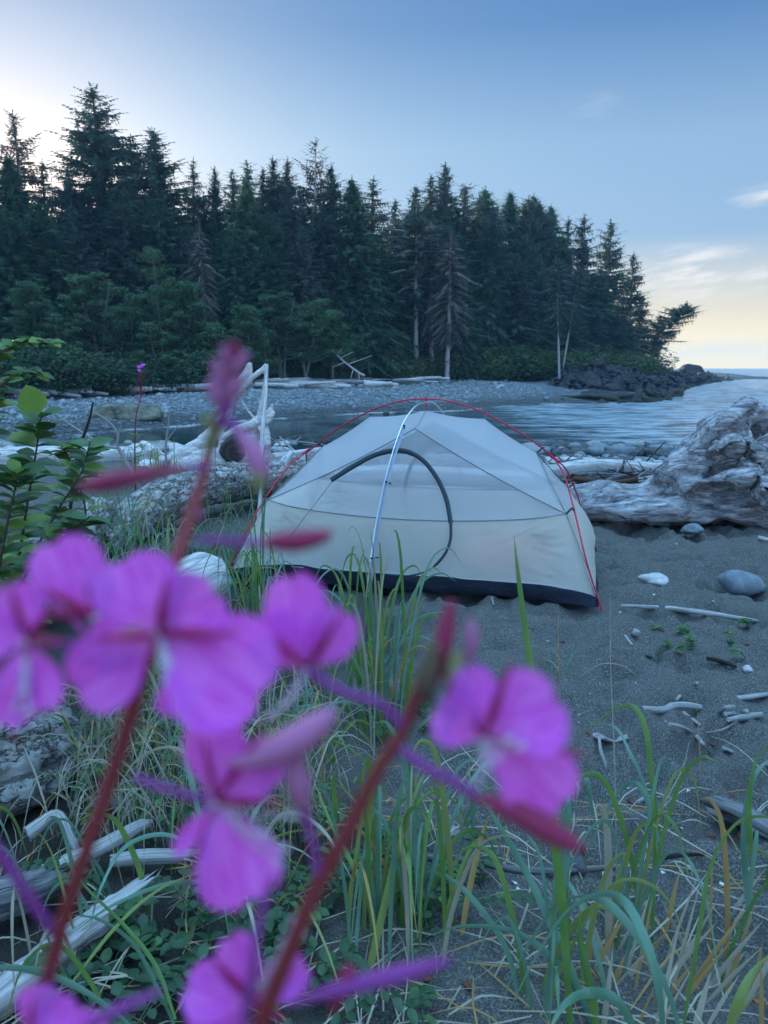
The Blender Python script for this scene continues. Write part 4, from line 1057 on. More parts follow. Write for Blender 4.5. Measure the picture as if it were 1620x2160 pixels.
log('bark_log', [(-260, 1670, 1.75, .19), (-80, 1625, 1.95, .185), (40, 1590, 2.12, .17), (95, 1575, 2.2, .15), (118, 1572, 2.24, .10)], M_flaky, 'thick foreground log of peeling bark cut by the left edge of the picture', sides=96, n=34, rough=.16)
log('broken_branch', [(-60, 2150, 1.22, .036), (60, 2060, 1.30, .036), (140, 1990, 1.38, .033), (215, 1935, 1.45, .030), (300, 1872, 1.55, .024)], M_dw, 'snapped bleached branch with a splintered tip pointing to the flowers at bottom left', cat='branch', rough=.3, jag=.9, sides=32, n=26, detail=.004)
log('branch', [(60, 1760, 1.75, .022), (120, 1720, 1.8, .016), (150, 1770, 1.75, .013), (165, 1800, 1.72, .008)], M_dw, 'curled white twig hanging off the peeling foreground log', cat='branch', rough=.2)
log('branch', [(130, 1825, 1.62, .018), (210, 1790, 1.68, .02), (290, 1745, 1.75, .017), (312, 1738, 1.78, .012)], M_dw, 'short white branch end sticking out of the grass below the peeling log', cat='branch', rough=.2, jag=.5)
log('branch', [(-20, 1905, 1.5, .05), (60, 1880, 1.55, .045), (130, 1850, 1.6, .03)], M_dwg, 'weathered grey wood block at the left edge under the peeling log', cat='branch', rough=.35, jag=.4, sides=32, n=26, detail=.006)
log('branch', [(200, 1700, 1.95, .02), (300, 1690, 2.0, .022), (360, 1650, 2.1, .018)], M_dwg, 'grey branch lying among dry grass right of the peeling log', cat='branch', rough=.25)
log('branch', [(240, 1815, 1.66, .015), (300, 1808, 1.68, .019), (370, 1806, 1.7, .017), (420, 1800, 1.74, .01)], M_dw, 'pale stick lying behind the left red stem in the dark undergrowth', cat='branch', rough=.2, jag=.5)
log('branch', [(20, 1300, 3.2, .05), (60, 1285, 3.3, .06), (130, 1260, 3.5, .05), (190, 1240, 3.6, .03)], M_dw, 'broken grey slab of wood under the leafy bush', cat='branch', rough=.3, flat=.6)
log('log', [(-60, 1190, 4.6, .09), (40, 1165, 4.8, .1), (130, 1148, 5.0, .09)], M_flaky, 'dark barked log half hidden by the leafy bush', sides=32, n=16)
def G2(x, y, lift): 
    v = G(x, y, 0); 
    for _ in range(3): v = G(x, y, HM(v.x, v.y) if v.y > 8 else H(v.x, v.y))
    return Vector((v.x, v.y, v.z + lift))
def stick(name, pts, r_, mat_, label, cat='stick', group=None, rough=.15, jag=.3, sides=10, n=7, lift=.6, flat=1.0):
    r_ *= .82; rough = max(rough, .22)
    q = [(*G2(x, y, r_ * lift + .012), r_ * k) for (x, y, k) in pts]
    m_ = MB(); tube(m_, q, sides, n, rough=rough, rs=6, jag=jag, seed=random.random() * 9, flat=flat)
    return tag(m_.build(name, mat_), label, cat, group)
S = stick
S('driftwood_stick', [(1310, 1285, .5), (1400, 1290, 1.1), (1480, 1300, 1), (1595, 1318, .9)], .017, M_dw, 'long straight white stick lying on the sand right of the tent')
S('driftwood_stick', [(1333, 1505, 1), (1395, 1508, 1.0), (1425, 1498, 1.1), (1475, 1503, .95), (1510, 1520, .8), (1535, 1522, .5)], .016, M_dw, 'wavy forked grey stick on the sand near the right edge', rough=.1)
S('driftwood_stick', [(1512, 1517, .8), (1530, 1502, .8), (1548, 1499, .6)], .011, M_dw, 'short pale prong next to the forked end of the wavy stick')
S('driftwood_stick', [(1530, 1515, .7), (1555, 1514, 1), (1574, 1508, .8)], .012, M_dw, 'stubby white driftwood piece between the prong and the flat one')
S('driftwood_stick', [(1535, 1528, .7), (1570, 1522, 1.2), (1606, 1517, 1)], .013, M_dw, 'flat pale stick end at the right edge below the stubby piece')
S('driftwood_stick', [(1440, 1510, 1), (1475, 1537, 1)], .007, M_dw, 'thin pale stick slanting below the wavy stick')
S('driftwood_stick', [(1470, 1557, .7), (1520, 1548, 1), (1552, 1530, .8)], .005, M_dw, 'thin straight twig pointing up to the flat pale stick')
S('driftwood_stick', [(1413, 1536, 1), (1440, 1543, 1), (1465, 1558, 1.2), (1480, 1575, 1), (1497, 1596, .7)], .008, M_dw, 'crooked white root twig below the wavy stick')
S('driftwood_stick', [(1262, 1563, 1.6), (1290, 1573, 1), (1322, 1565, 1)], .016, M_dw, 'thick pale wood scrap beside the right hand flower', flat=.5)
S('driftwood_stick', [(1263, 1562, .8), (1266, 1590, .9), (1275, 1620, 1), (1283, 1652, 1.1)], .008, M_dw, 'curved white twig hanging down from the thick pale wood scrap')
S('driftwood_stick', [(1212, 1650, 1), (1220, 1670, 1), (1215, 1695, .8)], .007, M_dw, 'small hooked white twig just right of the flower petals')
S('wood_chip', [(1318, 1347, 1), (1332, 1366, 1)], .008, M_dw, 'bright little splinter standing out on the sand below the long straight stick', flat=.5)
S('driftwood_stick', [(1428, 1482, .8), (1445, 1465, 1), (1470, 1448, .8)], .009, M_dw, 'short grey stick with a dark twig crossing it')
S('driftwood_stick', [(1415, 1465, 1), (1455, 1470, 1)], .010, M_redw, 'reddish bark piece under the short grey crossed stick')
S('driftwood_stick', [(1490, 1396, .8), (1520, 1403, 1.1), (1552, 1415, .7)], .012, M_dkw, 'dark stained stick lying on the sand near the right edge')
S('driftwood_stick', [(1554, 1482, 1), (1590, 1478, 1.1), (1630, 1472, 1)], .016, M_dw, 'split pale plank end cut by the right edge', flat=.6)
S('driftwood_stick', [(1527, 1590, .7), (1570, 1610, 1.1), (1640, 1630, 1.1)], .019, M_dw, 'white worn plank sloping off the right edge', flat=.5)
S('driftwood_slab', [(1445, 1680, .9), (1500, 1705, 1.2), (1570, 1735, 1.2), (1640, 1775, 1.2)], .036, M_dwg, 'big grey splintering slab of wood at the right edge among dry straws', flat=.45, rough=.3, jag=.6, sides=12)
S('driftwood_slab', [(1495, 1725, .8), (1560, 1750, 1), (1640, 1790, 1)], .022, M_dwg, 'narrow grey splinter lying just below the big slab', flat=.5, rough=.3, jag=.6)
S('driftwood_stick', [(760, 1795, .7), (850, 1815, 1), (940, 1825, 1.05), (1010, 1832, 1), (1100, 1850, .9), (1200, 1850, .7), (1295, 1843, .6)], .0135, M_dwg, 'long crooked grey branch lying across the sand below the flowers', rough=.1)
S('driftwood_stick', [(1010, 1834, .7), (1040, 1820, .6), (1052, 1805, .4)], .009, M_dwg, 'side twig rising from the long crooked grey branch')
S('driftwood_stick', [(1392, 1822, .9), (1430, 1815, 1), (1485, 1812, .5)], .007, M_dkw, 'small dark stick with a pale end beside the tall right grass')
S('driftwood_stick', [(1037, 1265, 1), (1041, 1281, 1)], .006, M_dw, 'tiny white stick standing out in front of the tent')
S('driftwood_stick', [(1345, 1700, .8), (1362, 1692, 1)], .008, M_dw, 'small bright stick end beside the brown leaf')
S('driftwood_stick', [(1600, 1140, 1), (1640, 1150, 1)], .02, M_dw, 'pale stick end at the right edge of the upper beach')
# brown leaves and bark scraps, white chips
crng = random.Random(4)
def scrap(x, y, s, mat_, label, cat, name, group):
    c = G2(x, y, .004); m_ = MB(); k = crng.randint(5, 7); a0 = crng.uniform(0, 6); vs = []
    for j in range(k):
        a = a0 + 6.283 * j / k; r_ = s * crng.uniform(.5, 1.1) * (1.6 if j % 3 == 0 else .8)
        vs.append(Vector((math.cos(a) * r_, math.sin(a) * r_ * .6, crng.uniform(0, s * .7))))
    top = [v + Vector((0, 0, .003)) for v in vs]; cc = Vector((0, 0, s * .15))
    m_.add(vs + top + [cc, cc + Vector((0, 0, .004))], [(j, (j + 1) % k, 2 * k) for j in range(k)] + [((j + 1) % k + k, j + k, 2 * k + 1) for j in range(k)] + [(j, j + k, (j + 1) % k + k, (j + 1) % k) for j in range(k)])
    m_.smooth = False; o = m_.build(name, mat_, loc=c); o.rotation_euler = (0, 0, crng.uniform(0, 6)); return tag(o, label, cat, group)
M_leafb = mat('dead_leaf', lambda nt: prin(nt, (.16, .05, .025), .8)); M_leafo = mat('orange_dead_leaf', lambda nt: prin(nt, (.35, .13, .04), .8))
for x, y in [(1345, 1310), (1185, 1357), (1168, 1415), (1190, 1415), (1352, 1466), (1240, 1552), (1326, 1522), (1412, 1491), (1545, 1490), (1505, 1576), (1328, 1695), (1535, 1680), (1280, 1870), (1285, 1920), (925, 1800), (880, 1930), (1560, 1770), (1500, 1770), (1575, 1365), (1480, 1300), (700, 2080), (990, 2090), (1590, 2120), (1120, 1330), (900, 2070), (1230, 1800)]:
    scrap(x, y, .016, crng.choice([M_leafb, M_leafb, M_leafo]), 'curled brown dead leaf lying on the dark sand', 'leaf', 'dead_leaf', 'dead leaves scattered on the sand')
for _ in range(95):
    x = crng.uniform(960, 1618); y = 1130 + 760 * crng.random() ** 1.2
    if x < 1270 and y < 1290: continue
    scrap(x, y, crng.uniform(.004, .011), crng.choice([M_dw, M_dw, M_dwg, M_redw]), 'tiny pale chip of wood or shell on the dark sand', 'wood chip', 'wood_chip', 'small chips scattered on the sand')
# stones
def stone_mat(name, a, b):
    return mat(name, lambda nt: prin(nt, ramp(nt, tex(nt, 'Noise', 14, coord(nt), 5, .7).outputs['Fac'], [(.35, a), (.65, b)]), .7, bump(nt, tex(nt, 'Noise', 40, coord(nt), 4).outputs['Fac'], .4, .004)))
M_st = {'white': stone_mat('white_stone', (.42, .43, .42), (.62, .62, .6)), 'blue': stone_mat('blue_grey_stone', (.13, .17, .2), (.22, .27, .3)), 'dark': stone_mat('dark_stone', (.05, .06, .07), (.1, .115, .12)), 'grey': stone_mat('grey_stone', (.22, .23, .23), (.36, .36, .35))}
def stone(c, w_, d_, h_, kind, label, group=None, seed=0, sub=3, ang=.28, sink=.2):
    b = bmesh.new(); bmesh.ops.create_icosphere(b, subdivisions=sub, radius=1)
    for v in b.verts:
        q = v.co.copy(); k = 1 + ang * mnoise.noise(q * 1.1 + Vector((seed * 3.1, 0, 0))) * 1.6 + ang * .3 * mnoise.noise(q * 3 + Vector((seed, 5, 0)))
        v.co = Vector((q.x * w_ * k, q.y * d_ * k, q.z * h_ * k))
    me = bpy.data.meshes.new('beach_stone'); b.to_mesh(me); b.free(); me.polygons.foreach_set('use_smooth', [True] * len(me.polygons))
    me.materials.append(M_st[kind]); o = bpy.data.objects.new('beach_stone', me); C.objects.link(o); o.location = (c[0], c[1], c[2] + h_ * (1 - 2 * sink)); return tag(o, label, 'stone', group)
for x, y, w_, h_, kd, lb in [(1381, 1230, 30, 13, 'white', 'smooth white oval stone on the sand right of the tent'), (1566, 1244, 42, 26, 'blue', 'large angular blue grey stone near the right edge'), (1460, 1124, 22, 12, 'blue', 'small blue stone in front of the big root wad'), (1214, 1834, 22, 18, 'dark', 'rounded dark stone beside the end of the long grey branch'), (945, 1764, 22, 13, 'grey', 'grey stone behind the long crooked branch'), (1475, 1417, 10, 8, 'white', 'small white pebble right of the dark stained stick'), (1340, 1339, 9, 8, 'grey', 'small grey stone next to the bright splinter'), (415, 1165, 40, 20, 'dark', 'dark flat stone behind the thick pale log end'), (1535, 1235, 14, 14, 'blue', 'little blue stone touching the large angular one')]:
    if kd == 'white' and w_ == 10: x = 1576
    g = G2(x, y, 0); s = (g.y * cp + (CAMZ - g.z) * sp) / 1560
    stone(g, w_ * s, w_ * s * .8, h_ * s, kd, lb, seed=x % 17)
srng = random.Random(12)
for i in range(290):
    x = srng.uniform(1110, 1560) if i < 235 else srng.uniform(-10, 620); y = srng.uniform(942, 990) if i < 235 else srng.uniform(936, 958)
    g = G2(x, y, 0); s = (srng.uniform(.04, .11) if y > 965 else srng.uniform(.07, .24)) * (1.0 if i < 235 else .8)
    kd = srng.choice(['dark', 'dark', 'grey', 'blue']) if y < 978 and i < 235 else srng.choice(['grey', 'white', 'blue'])
    stone(g, s, s * .8, s * .55, kd, 'rounded cobble lying on the shore between the driftwood and the water' if i < 235 else 'rounded cobble on the stony shore behind the smooth pale log', 'cobbles on the right hand shore' if i < 235 else 'cobbles behind the smooth log', seed=i, sub=2)
# far driftwood heaps -----------------------------------------------------
def ray_ground(x, y, y0, y1, step=.5):
    for Yt in np.arange(y0, y1, step):
        q = P(x, y, Yt)
        if HM(q.x, Yt) >= q.z: return Vector((q.x, Yt, q.z))
    q = P(x, y, y1); return Vector((q.x, y1, HM(q.x, y1)))
frng = random.Random(5)
def farlog(x, y, L, r_, ang, mt, label, group):
    g = ray_ground(x, y, 36, 110); d = Vector((math.cos(ang), math.sin(ang) * .5, 0)).normalized() * L / 2; m_ = MB()
    z = lambda p: max(HM(p.x, p.y), g.z - .2) + r_ * .7
    a, b = g - d, g + d; a.z = z(a); b.z = z(b) + frng.uniform(-.05, .5); m0 = (a + b) / 2 + Vector((0, 0, frng.uniform(-.05, .15)))
    tube(m_, [(*a, r_), (*m0, r_ * .9), (*b, r_ * .6)], 7, 3, rough=.25, rs=1)
    return tag(m_.build('driftwood_log', mt), label, 'driftwood', group)
for i in range(100):
    t = frng.random(); x = 10 + t * 900; y = np.interp(x, [0, 200, 350, 600, 780, 900, 1000], [838, 830, 824, 812, 812, 800, 798]) + frng.uniform(-1, 7)
    heap = 1 if (180 < x < 330 or 680 < x < 800) else 0
    farlog(x, y, frng.uniform(1.5, 7), frng.uniform(.12, .32), frng.uniform(-.5, .5), frng.choice([M_dw, M_dw, M_dwg]), 'weathered drift log stranded along the far beach below the trees', 'drift logs along the far beach')
for i in range(40):
    x = frng.gauss(735, 28) if i < 26 else frng.gauss(215, 14); y = (812 if i < 26 else 830) + frng.uniform(-6, 3)
    farlog(x, y, frng.uniform(1, 3.5), frng.uniform(.08, .25), frng.uniform(-1.4, 1.4), frng.choice([M_dw, M_dw, M_dwg, M_dkw]), 'log in the jumbled driftwood heap on the far beach' if i < 26 else 'log in the small drift pile beside the far white stump', 'logs of the far driftwood heap' if i < 26 else 'logs of the left drift pile')
g = ray_ground(190, 835, 40, 100); mb = MB()
for k in range(6):
    a = frng.uniform(0, 6.28); tube(mb, [(g.x + math.cos(a) * .9, g.y + math.sin(a) * .6, g.z - .1, .12), (g.x + math.cos(a) * .3, g.y, g.z + .3, .22), (g.x + .1 * k, g.y, g.z + .9, .12)], 7, 3, rough=.3)
tag(mb.build('driftwood_stump', M_dw), 'small white stump standing on the far beach at the left', 'driftwood stump')
g = ray_ground(602, 812, 40, 110); mb = MB(); tube(mb, [(g.x, g.y, g.z - .2, .22), (g.x, g.y, g.z + .5, .19), (g.x + .05, g.y, g.z + 1.1, .12)], 8, 3, rough=.2, jag=.6)
tag(mb.build('wood_post', M_dw), 'upright bleached snag stub standing on the far beach above the tent', 'driftwood post')
g = P(1056, 800, 76); mb = MB(); z0 = float(rock_z(np.array([g.x]), np.array([g.y]))[0]); 
tube(mb, [(g.x + .5, g.y - .3, z0 + .1, .16), (g.x - .3, g.y - .4, z0 + .35, .2), (g.x - .45, g.y - .4, z0 + .85, .18), (g.x - .05, g.y - .4, z0 + 1.25, .13), (g.x + .3, g.y - .4, z0 + 1.2, .08)], 9, 4, rough=.1)
tag(mb.build('curved_driftwood', M_dw), 'curled white driftwood piece lodged at the foot of the dark rocks', 'driftwood')
# boulder half buried on the far beach
g = ray_ground(275, 880, 30, 90)
o = stone(g, 2.0, 1.6, .6, 'grey', 'broad low mossy boulder half buried in the far beach', seed=3, sub=4, ang=.35, sink=.35)
mb_ = mat('mossy_rock', lambda nt: prin(nt, ramp(nt, tex(nt, 'Noise', 1.6, coord(nt), 6, .7).outputs['Fac'], [(.35, (.04, .045, .03)), (.5, (.15, .15, .11)), (.65, (.27, .26, .19))]), .9, bump(nt, tex(nt, 'Noise', 6, coord(nt), 5).outputs['Fac'], .9, .15)))
o.data.materials[0] = mb_
# fallen bare branch at the forest edge
mb = MB(); base = P(765, 792, 72)
tube(mb, [px((700, 738, 70, .03)), px((725, 762, 70.5, .07)), px((755, 785, 71, .10)), px((768, 792, 71.5, .12))], 6, 4)
for a in ((710, 748, 722, 735), (718, 756, 745, 742), (735, 768, 785, 750), (728, 764, 700, 775), (745, 778, 740, 798), (757, 786, 758, 800)):
    tube(mb, [px((a[0], a[1], 70.5, .045)), px((a[2], a[3], 69.8, .02))], 5, 2)
tag(mb.build('fallen_branch', M_dw), 'bare bleached branch fallen out of the forest onto the far beach', 'branch')
# near stick heaps
hrng = random.Random(8)
for i in range(120):
    right = i < 82
    x = hrng.uniform(1140, 1370) if right else hrng.uniform(575, 715); y = hrng.uniform(985, 1048) if right else hrng.uniform(930, 985)
    g = G2(x, y, 0); L = hrng.uniform(.25, .9); a = hrng.gauss(0, .5) + (math.pi if hrng.random() < .5 else 0); e = hrng.uniform(-.05, .35) if hrng.random() < .8 else .9
    r_ = hrng.uniform(.006, .02); d = Vector((math.cos(a), math.sin(a), e)).normalized(); b = g + Vector((0, 0, hrng.uniform(.01, .14)))
    m_ = MB(); tube(m_, [(*(b - d * L / 2), r_ * .7), (*(b + Vector((0, 0, hrng.uniform(-.04, .04)))), r_), (*(b + d * L / 2), r_ * .5)], 6, 3, rough=.2)
    tag(m_.build('driftwood_stick', hrng.choice([M_dw, M_dwg, M_dwg, M_dkw])), 'loose drift stick in the tangle between the tent and the root wad' if right else 'loose drift stick in the tangle left of the tent roof', 'stick', 'sticks tangled right of the tent' if right else 'sticks tangled left of the tent')
for pts, mt, lb in [
 ([(1140, 1000, 8.3, .09), (1260, 985, 8.8, .10), (1420, 992, 9.2, .09)], M_dw, 'pale smooth log lying behind the stick tangle right of the tent'),
 ([(1150, 975, 10.5, .08), (1230, 978, 10.6, .09), (1330, 982, 10.6, .08)], M_dw, 'second pale log further back behind the stick tangle'),
 ([(1290, 970, 12, .07), (1400, 975, 12, .08), (1500, 978, 12.2, .07)], M_dwg, 'thin drift log nearest the water by the root wad'),
 ([(1170, 1033, 7.0, .05), (1260, 1035, 7.0, .06), (1360, 1030, 7.1, .05)], M_dwg, 'grey log just above the root wad log behind the tent'),
 ([(1210, 1010, 7.6, .03), (1290, 1020, 7.4, .035), (1345, 1012, 7.3, .03)], M_redw, 'brown broken branch in the tangle right of the tent'),
 ([(575, 968, 8.0, .06), (640, 958, 8.4, .06), (720, 946, 9.0, .05)], M_dw, 'pale log in the tangle left of the tent roof'),
 ([(700, 1010, 7.3, .1), (820, 1000, 7.6, .1), (960, 1005, 7.8, .1), (1120, 1012, 7.9, .09)], M_dw, 'long pale log hidden behind the tent and seen through its mesh'),
 ([(720, 1045, 6.8, .07), (900, 1042, 6.9, .07), (1080, 1048, 7.0, .07)], M_dw, 'second pale log seen through the tent mesh'),
 ([(580, 1000, 6.9, .03), (600, 975, 7.1, .05), (615, 955, 7.2, .03)], M_dw, 'stubby pale branch end rising at the left of the tent roof')]:
    log('drift_log', pts, mt, lb, rough=.12)
# dark seaweed rocks in the shallows
for x, y, w_, lb in [(1245, 846, 3.0, 'low seaweed covered reef rock at the water edge left of the two'), (1330, 842, 2.8, 'low seaweed covered reef rock at the water edge in the middle'), (1388, 836, 1.8, 'low brown reef rock farthest out in the shallows'), (1290, 838, 3.2, 'dark reef hump behind the water edge rocks'), (1205, 826, 1.4, 'small dark reef hump at the end of the gravel')]:
    g = G(x, y, SEA)
    o = stone((g.x, g.y, SEA - .1), w_ * 1.1, w_ * .9, .75, 'dark', lb, seed=x % 13, sub=4, ang=.5, sink=.35); o.data.materials[0] = M_rock
g = P(1462, 782, 165); o = stone((g.x, g.y, -.8), 2.6, 2.6, 1.7, 'dark', 'pointed rock knob near the seaward end of the point', seed=2, sub=4, ang=.4, sink=.3); o.data.materials[0] = M_rock
# ---------------------------------------------------------------- grasses and herbs
def blade_mat(name, a, b, tip, trans=.35, rough=.4):
    def fn(nt):
        t = N(nt, 'ShaderNodeTexCoord'); s = N(nt, 'ShaderNodeSeparateXYZ'); nt.links.new(t.outputs['UV'], s.inputs[0])
        oi = tex(nt, 'Noise', 3.0, coord(nt), 2)
        c = mixc(nt, MR(nt, oi.outputs['Fac'], .4, .6), a, b)
        c = mixc(nt, MR(nt, s.outputs[1], .72, 1.0, 0, .8), c, tip)
        st = tex(nt, 'Noise', 6, coord(nt, 'UV', (6, .4, 1)), 2)
        c = mixc(nt, MR(nt, st.outputs['Fac'], .45, .65, 0, .25), c, (.3, .36, .28))
        p = prin(nt, c, rough, bump(nt, tex(nt, 'Wave', 5, coord(nt, 'UV'), 1, bands_direction='X').outputs['Fac'], .3, .001), Specular_IOR_Level=.5)
        tl = N(nt, 'ShaderNodeBsdfTranslucent'); nt.links.new(c, tl.inputs[0]); mx = N(nt, 'ShaderNodeMixShader'); mx.inputs[0].default_value = trans
        nt.links.new(p, mx.inputs[1]); nt.links.new(tl.outputs[0], mx.inputs[2]); return mx.outputs[0]
    return mat(name, fn)
M_g1 = blade_mat('blue_green_blade', (.13, .30, .19), (.22, .42, .32), (.22, .34, .18))
M_g2 = blade_mat('green_blade', (.11, .26, .05), (.22, .38, .08), (.34, .38, .1))
M_g3 = blade_mat('yellow_green_blade', (.26, .36, .09), (.32, .34, .1), (.45, .36, .12))
M_g4 = blade_mat('dry_straw', (.42, .38, .28), (.52, .47, .36), (.5, .45, .34), .2, .7)
M_g5 = blade_mat('orange_straw', (.42, .26, .08), (.5, .3, .1), (.5, .32, .14), .25, .7)
GM = [M_g1, M_g2, M_g3, M_g4, M_g5]
def blade(mb, pts, w_, m=0, n=5, face=None, fold=.35):
    """ribbon through 3D points, width w_, V-folded, tapering"""
    q = [Vector(p) for p in catmull([tuple(p) for p in pts], n)]; K = len(q); vs = []; uv = []
    if face is None: face = Vector((random.uniform(-1, 1), -1.4, random.uniform(-.2, .6)))
    for i, p in enumerate(q):
        t = i / (K - 1); tg = (q[min(i + 1, K - 1)] - q[max(i - 1, 0)]).normalized()
        s = tg.cross(face); s = s.normalized() if s.length > 1e-5 else Vector((1, 0, 0)); nr = s.cross(tg)
        ww = w_ * (min(1, .55 + t * 2) if t < .3 else 1.0) * (1 - max(0, (t - .35) / .65) ** 1.6) / 2 + .0003
        vs += [p - s * ww, p + nr * ww * fold, p + s * ww]; uv += [(0, t), (.5, t), (1, t)]
    fs = []
    for i in range(K - 1):
        a = 3 * i; fs += [(a, a + 1, a + 4, a + 3), (a + 1, a + 2, a + 5, a + 4)]
    mb.add(vs, fs, uv, m)
def arch(base, az_, h, reach, droop, lean=0.0):
    """control points of a grass blade: rises, leans to azimuth az_, tip drops by droop"""
    d = Vector((math.cos(az_), math.sin(az_), 0))
    return [base, base + d * reach * .12 + Vector((0, 0, h * .42)), base + d * reach * .42 + Vector((0, 0, h * .86)), base + d * reach * .75 + Vector((0, 0, h * (1 - droop * .35))), base + d * reach + Vector((0, 0, h * (1 - droop)))]
def tuft(base, n, h, spread, w_, label, mats=(6, 5, 2, 1, 1), cat='grass', name='grass_tuft', seed=0, droop=(.0, .7), rad=.05, azs=None, group=None, dense=1):
    r = random.Random(seed); random.seed(seed); mb = MB()
    for i in range(n):
        m = r.choices(range(5), weights=mats)[0]
        b = Vector((r.gauss(0, rad), r.gauss(0, rad), -.02)); a = r.uniform(0, 6.28) if azs is None else r.gauss(azs, .8)
        hh = h * r.uniform(.45, 1.08); re = spread * r.uniform(.15, 1.15)
        if r.random() < .35: re *= .35; dr = 0
        else: dr = r.uniform(*droop)
        blade(mb, arch(b, a, hh, re, dr), w_ * r.uniform(.45, 1.1), m)
    wide = rad >= .15; o = mb.build('grass' if wide else name, GM, loc=base); return tag(o, label, None if wide else cat, group, 'stuff' if wide else None)
def ground_at(x, y):
    v = G2(x, y, 0); return v
TUFTS = [
 (800, 1545, 34, .74, .34, .011, 'tall upright marram tuft right in front of the tent door', (5, 6, 3, 1, .6), (.0, .5), .07),
 (745, 1500, 12, .42, .25, .009, 'low sprawling grass tuft left of the tall upright marram tuft', (5, 5, 2, 2, 1), (.1, .7), .06),
 (540, 1335, 20, .52, .34, .009, 'arching grass tuft beside the front left tent corner', (6, 4, 1, 1, .5), (.1, .8), .05),
 (548, 1300, 5, .92, .10, .011, 'few very tall blades standing before the left tent corner', (5, 5, 1, 0, 0), (0, .1), .02),
 (325, 1230, 46, .42, .38, .008, 'wide airy grass tuft growing against the long barked log', (6, 5, 1, 1.5, .5), (.2, .8), .12),
 (255, 1160, 26, .5, .30, .008, 'grass tuft growing between the log stub and the leafy bush', (5, 6, 1, 1, .3), (.1, .7), .1),
 (430, 1090, 30, .34, .24, .008, 'grass growing on the sand behind the bend of the barked log', (5, 6, 1, 1, 0), (.0, .6), .2),
 (300, 1010, 34, .40, .25, .010, 'green grass patch in front of the smooth pale log', (5, 7, 2, 1, 0), (.0, .6), .3),
 (620, 1150, 14, .22, .15, .008, 'short green grass in the dark behind the left tent corner', (2, 7, 1, 1, 0), (.0, .5), .15),
 (330, 1560, 60, .40, .32, .0075, 'thick half dry grass clump right of the peeling foreground log', (2, 3, 1.5, 6, 1), (.2, .9), .10),
 (190, 1640, 34, .36, .30, .007, 'dry straw clump hanging over the end of the peeling log', (1, 2, 1, 7, 1), (.3, 1.0), .08),
 (600, 1650, 34, .34, .30, .008, 'mixed green and straw grass clump under the large pink flower', (4, 4, 2, 4, 1), (.2, .9), .09),
 (830, 1960, 26, .50, .34, .011, 'green blades fanning from the bottom centre over the pea leaves', (6, 6, 3, 1, 1), (.0, .8), .07),
 (960, 1790, 15, .30, .15, .008, 'pale jointed grass shoots standing beside the grey stone', (5, 3, 2, 2, 1.5), (.0, .4), .03),
 (1190, 1450, 16, .20, .26, .006, 'small arching grass sprig on the sand in front of the right tent corner', (6, 3, 2, 2, .5), (.3, .9), .03),
 (1330, 2010, 20, .50, .32, .012, 'broad bladed blue green grass clump at the bottom right', (7, 5, 2, 1, .6), (.1, .9), .05),
 (1200, 2120, 22, .46, .34, .013, 'broad bladed grass clump at the bottom edge left of the bottom right one', (7, 5, 2, 1, .6), (.2, .9), .05),
 (1560, 2060, 16, .52, .26, .011, 'green blades rising at the right bottom corner', (5, 6, 3, 1, .6), (.0, .7), .06),
 (1640, 1870, 12, .46, .22, .012, 'tall bright blades leaning in from the right edge', (4, 6, 3, .5, .3), (.0, .6), .04),
 (430, 1960, 24, .44, .45, .011, 'long arching blades over the broken branches at the bottom left', (5, 5, 3, 2, .5), (.3, 1.0), .1),
 (150, 2080, 14, .40, .40, .012, 'loose arching blades at the bottom left corner', (5, 5, 3, 2, .5), (.3, 1.0), .1),
 (-30, 1900, 14, .5, .45, .013, 'blades arching in over the left picture edge', (5, 5, 3, 1, .5), (.4, 1.0), .06),
]
for k, (x, y, n, h, sp_, w_, lb, mw, dr, rad) in enumerate(TUFTS):
    tuft(ground_at(x, y), (int(n * 1.45) if k in (0, 2, 4, 5, 9, 11, 12) else n if k < 8 else int(n * .62)), h, sp_, (w_ if k < 8 else w_ * 1.25), lb, mw, seed=100 + k, droop=dr, rad=rad)
# hero blades traced one by one in the foreground, each on its own stand
def hero(label, items, name='grass_tuft'):
    random.seed(len(items) * 7 + 1); o = P(*items[0][0][0]); root = empty(name, o, label, 'grass')
    for pts, w_, m in items:
        mb = MB(); blade(mb, [P(*p) - o for p in pts], w_, m, n=7); mb.build('stalk' if name == 'dry_stalk' else 'blade', GM, root)
    return root
hero('tall single green blade standing before the right half of the tent', [([(1205, 2190, 1.2), (1185, 1900, 1.22), (1150, 1620, 1.25), (1118, 1400, 1.3), (1094, 1220, 1.33), (1084, 1130, 1.35)], .017, 1)])
hero('big dark blade curving up and right at the lower right', [([(1438, 2190, 1.1), (1462, 2040, 1.12), (1480, 1930, 1.13), (1498, 1830, 1.15), (1545, 1745, 1.18), (1600, 1722, 1.25), (1660, 1735, 1.3)], .016, 1),
 ([(1400, 2190, 1.12), (1390, 2090, 1.12), (1365, 1990, 1.15), (1320, 1905, 1.2), (1270, 1885, 1.22), (1200, 1920, 1.2), (1130, 2020, 1.15), (1060, 2160, 1.1)], .017, 0)])
hero('two wide glaucous blades bowed over the bottom right sand', [([(1440, 2190, 1.2), (1400, 2070, 1.2), (1330, 1955, 1.22), (1260, 1895, 1.25), (1180, 1905, 1.28), (1120, 1985, 1.25), (1080, 2060, 1.2), (1030, 2190, 1.15)], .016, 0),
 ([(1350, 2190, 1.15), (1300, 2110, 1.15), (1240, 2095, 1.18), (1190, 2120, 1.15), (1150, 2190, 1.1)], .02, 0),
 ([(1262, 2190, 1.25), (1245, 2080, 1.25), (1225, 1990, 1.28), (1222, 1905, 1.3)], .018, 1)])
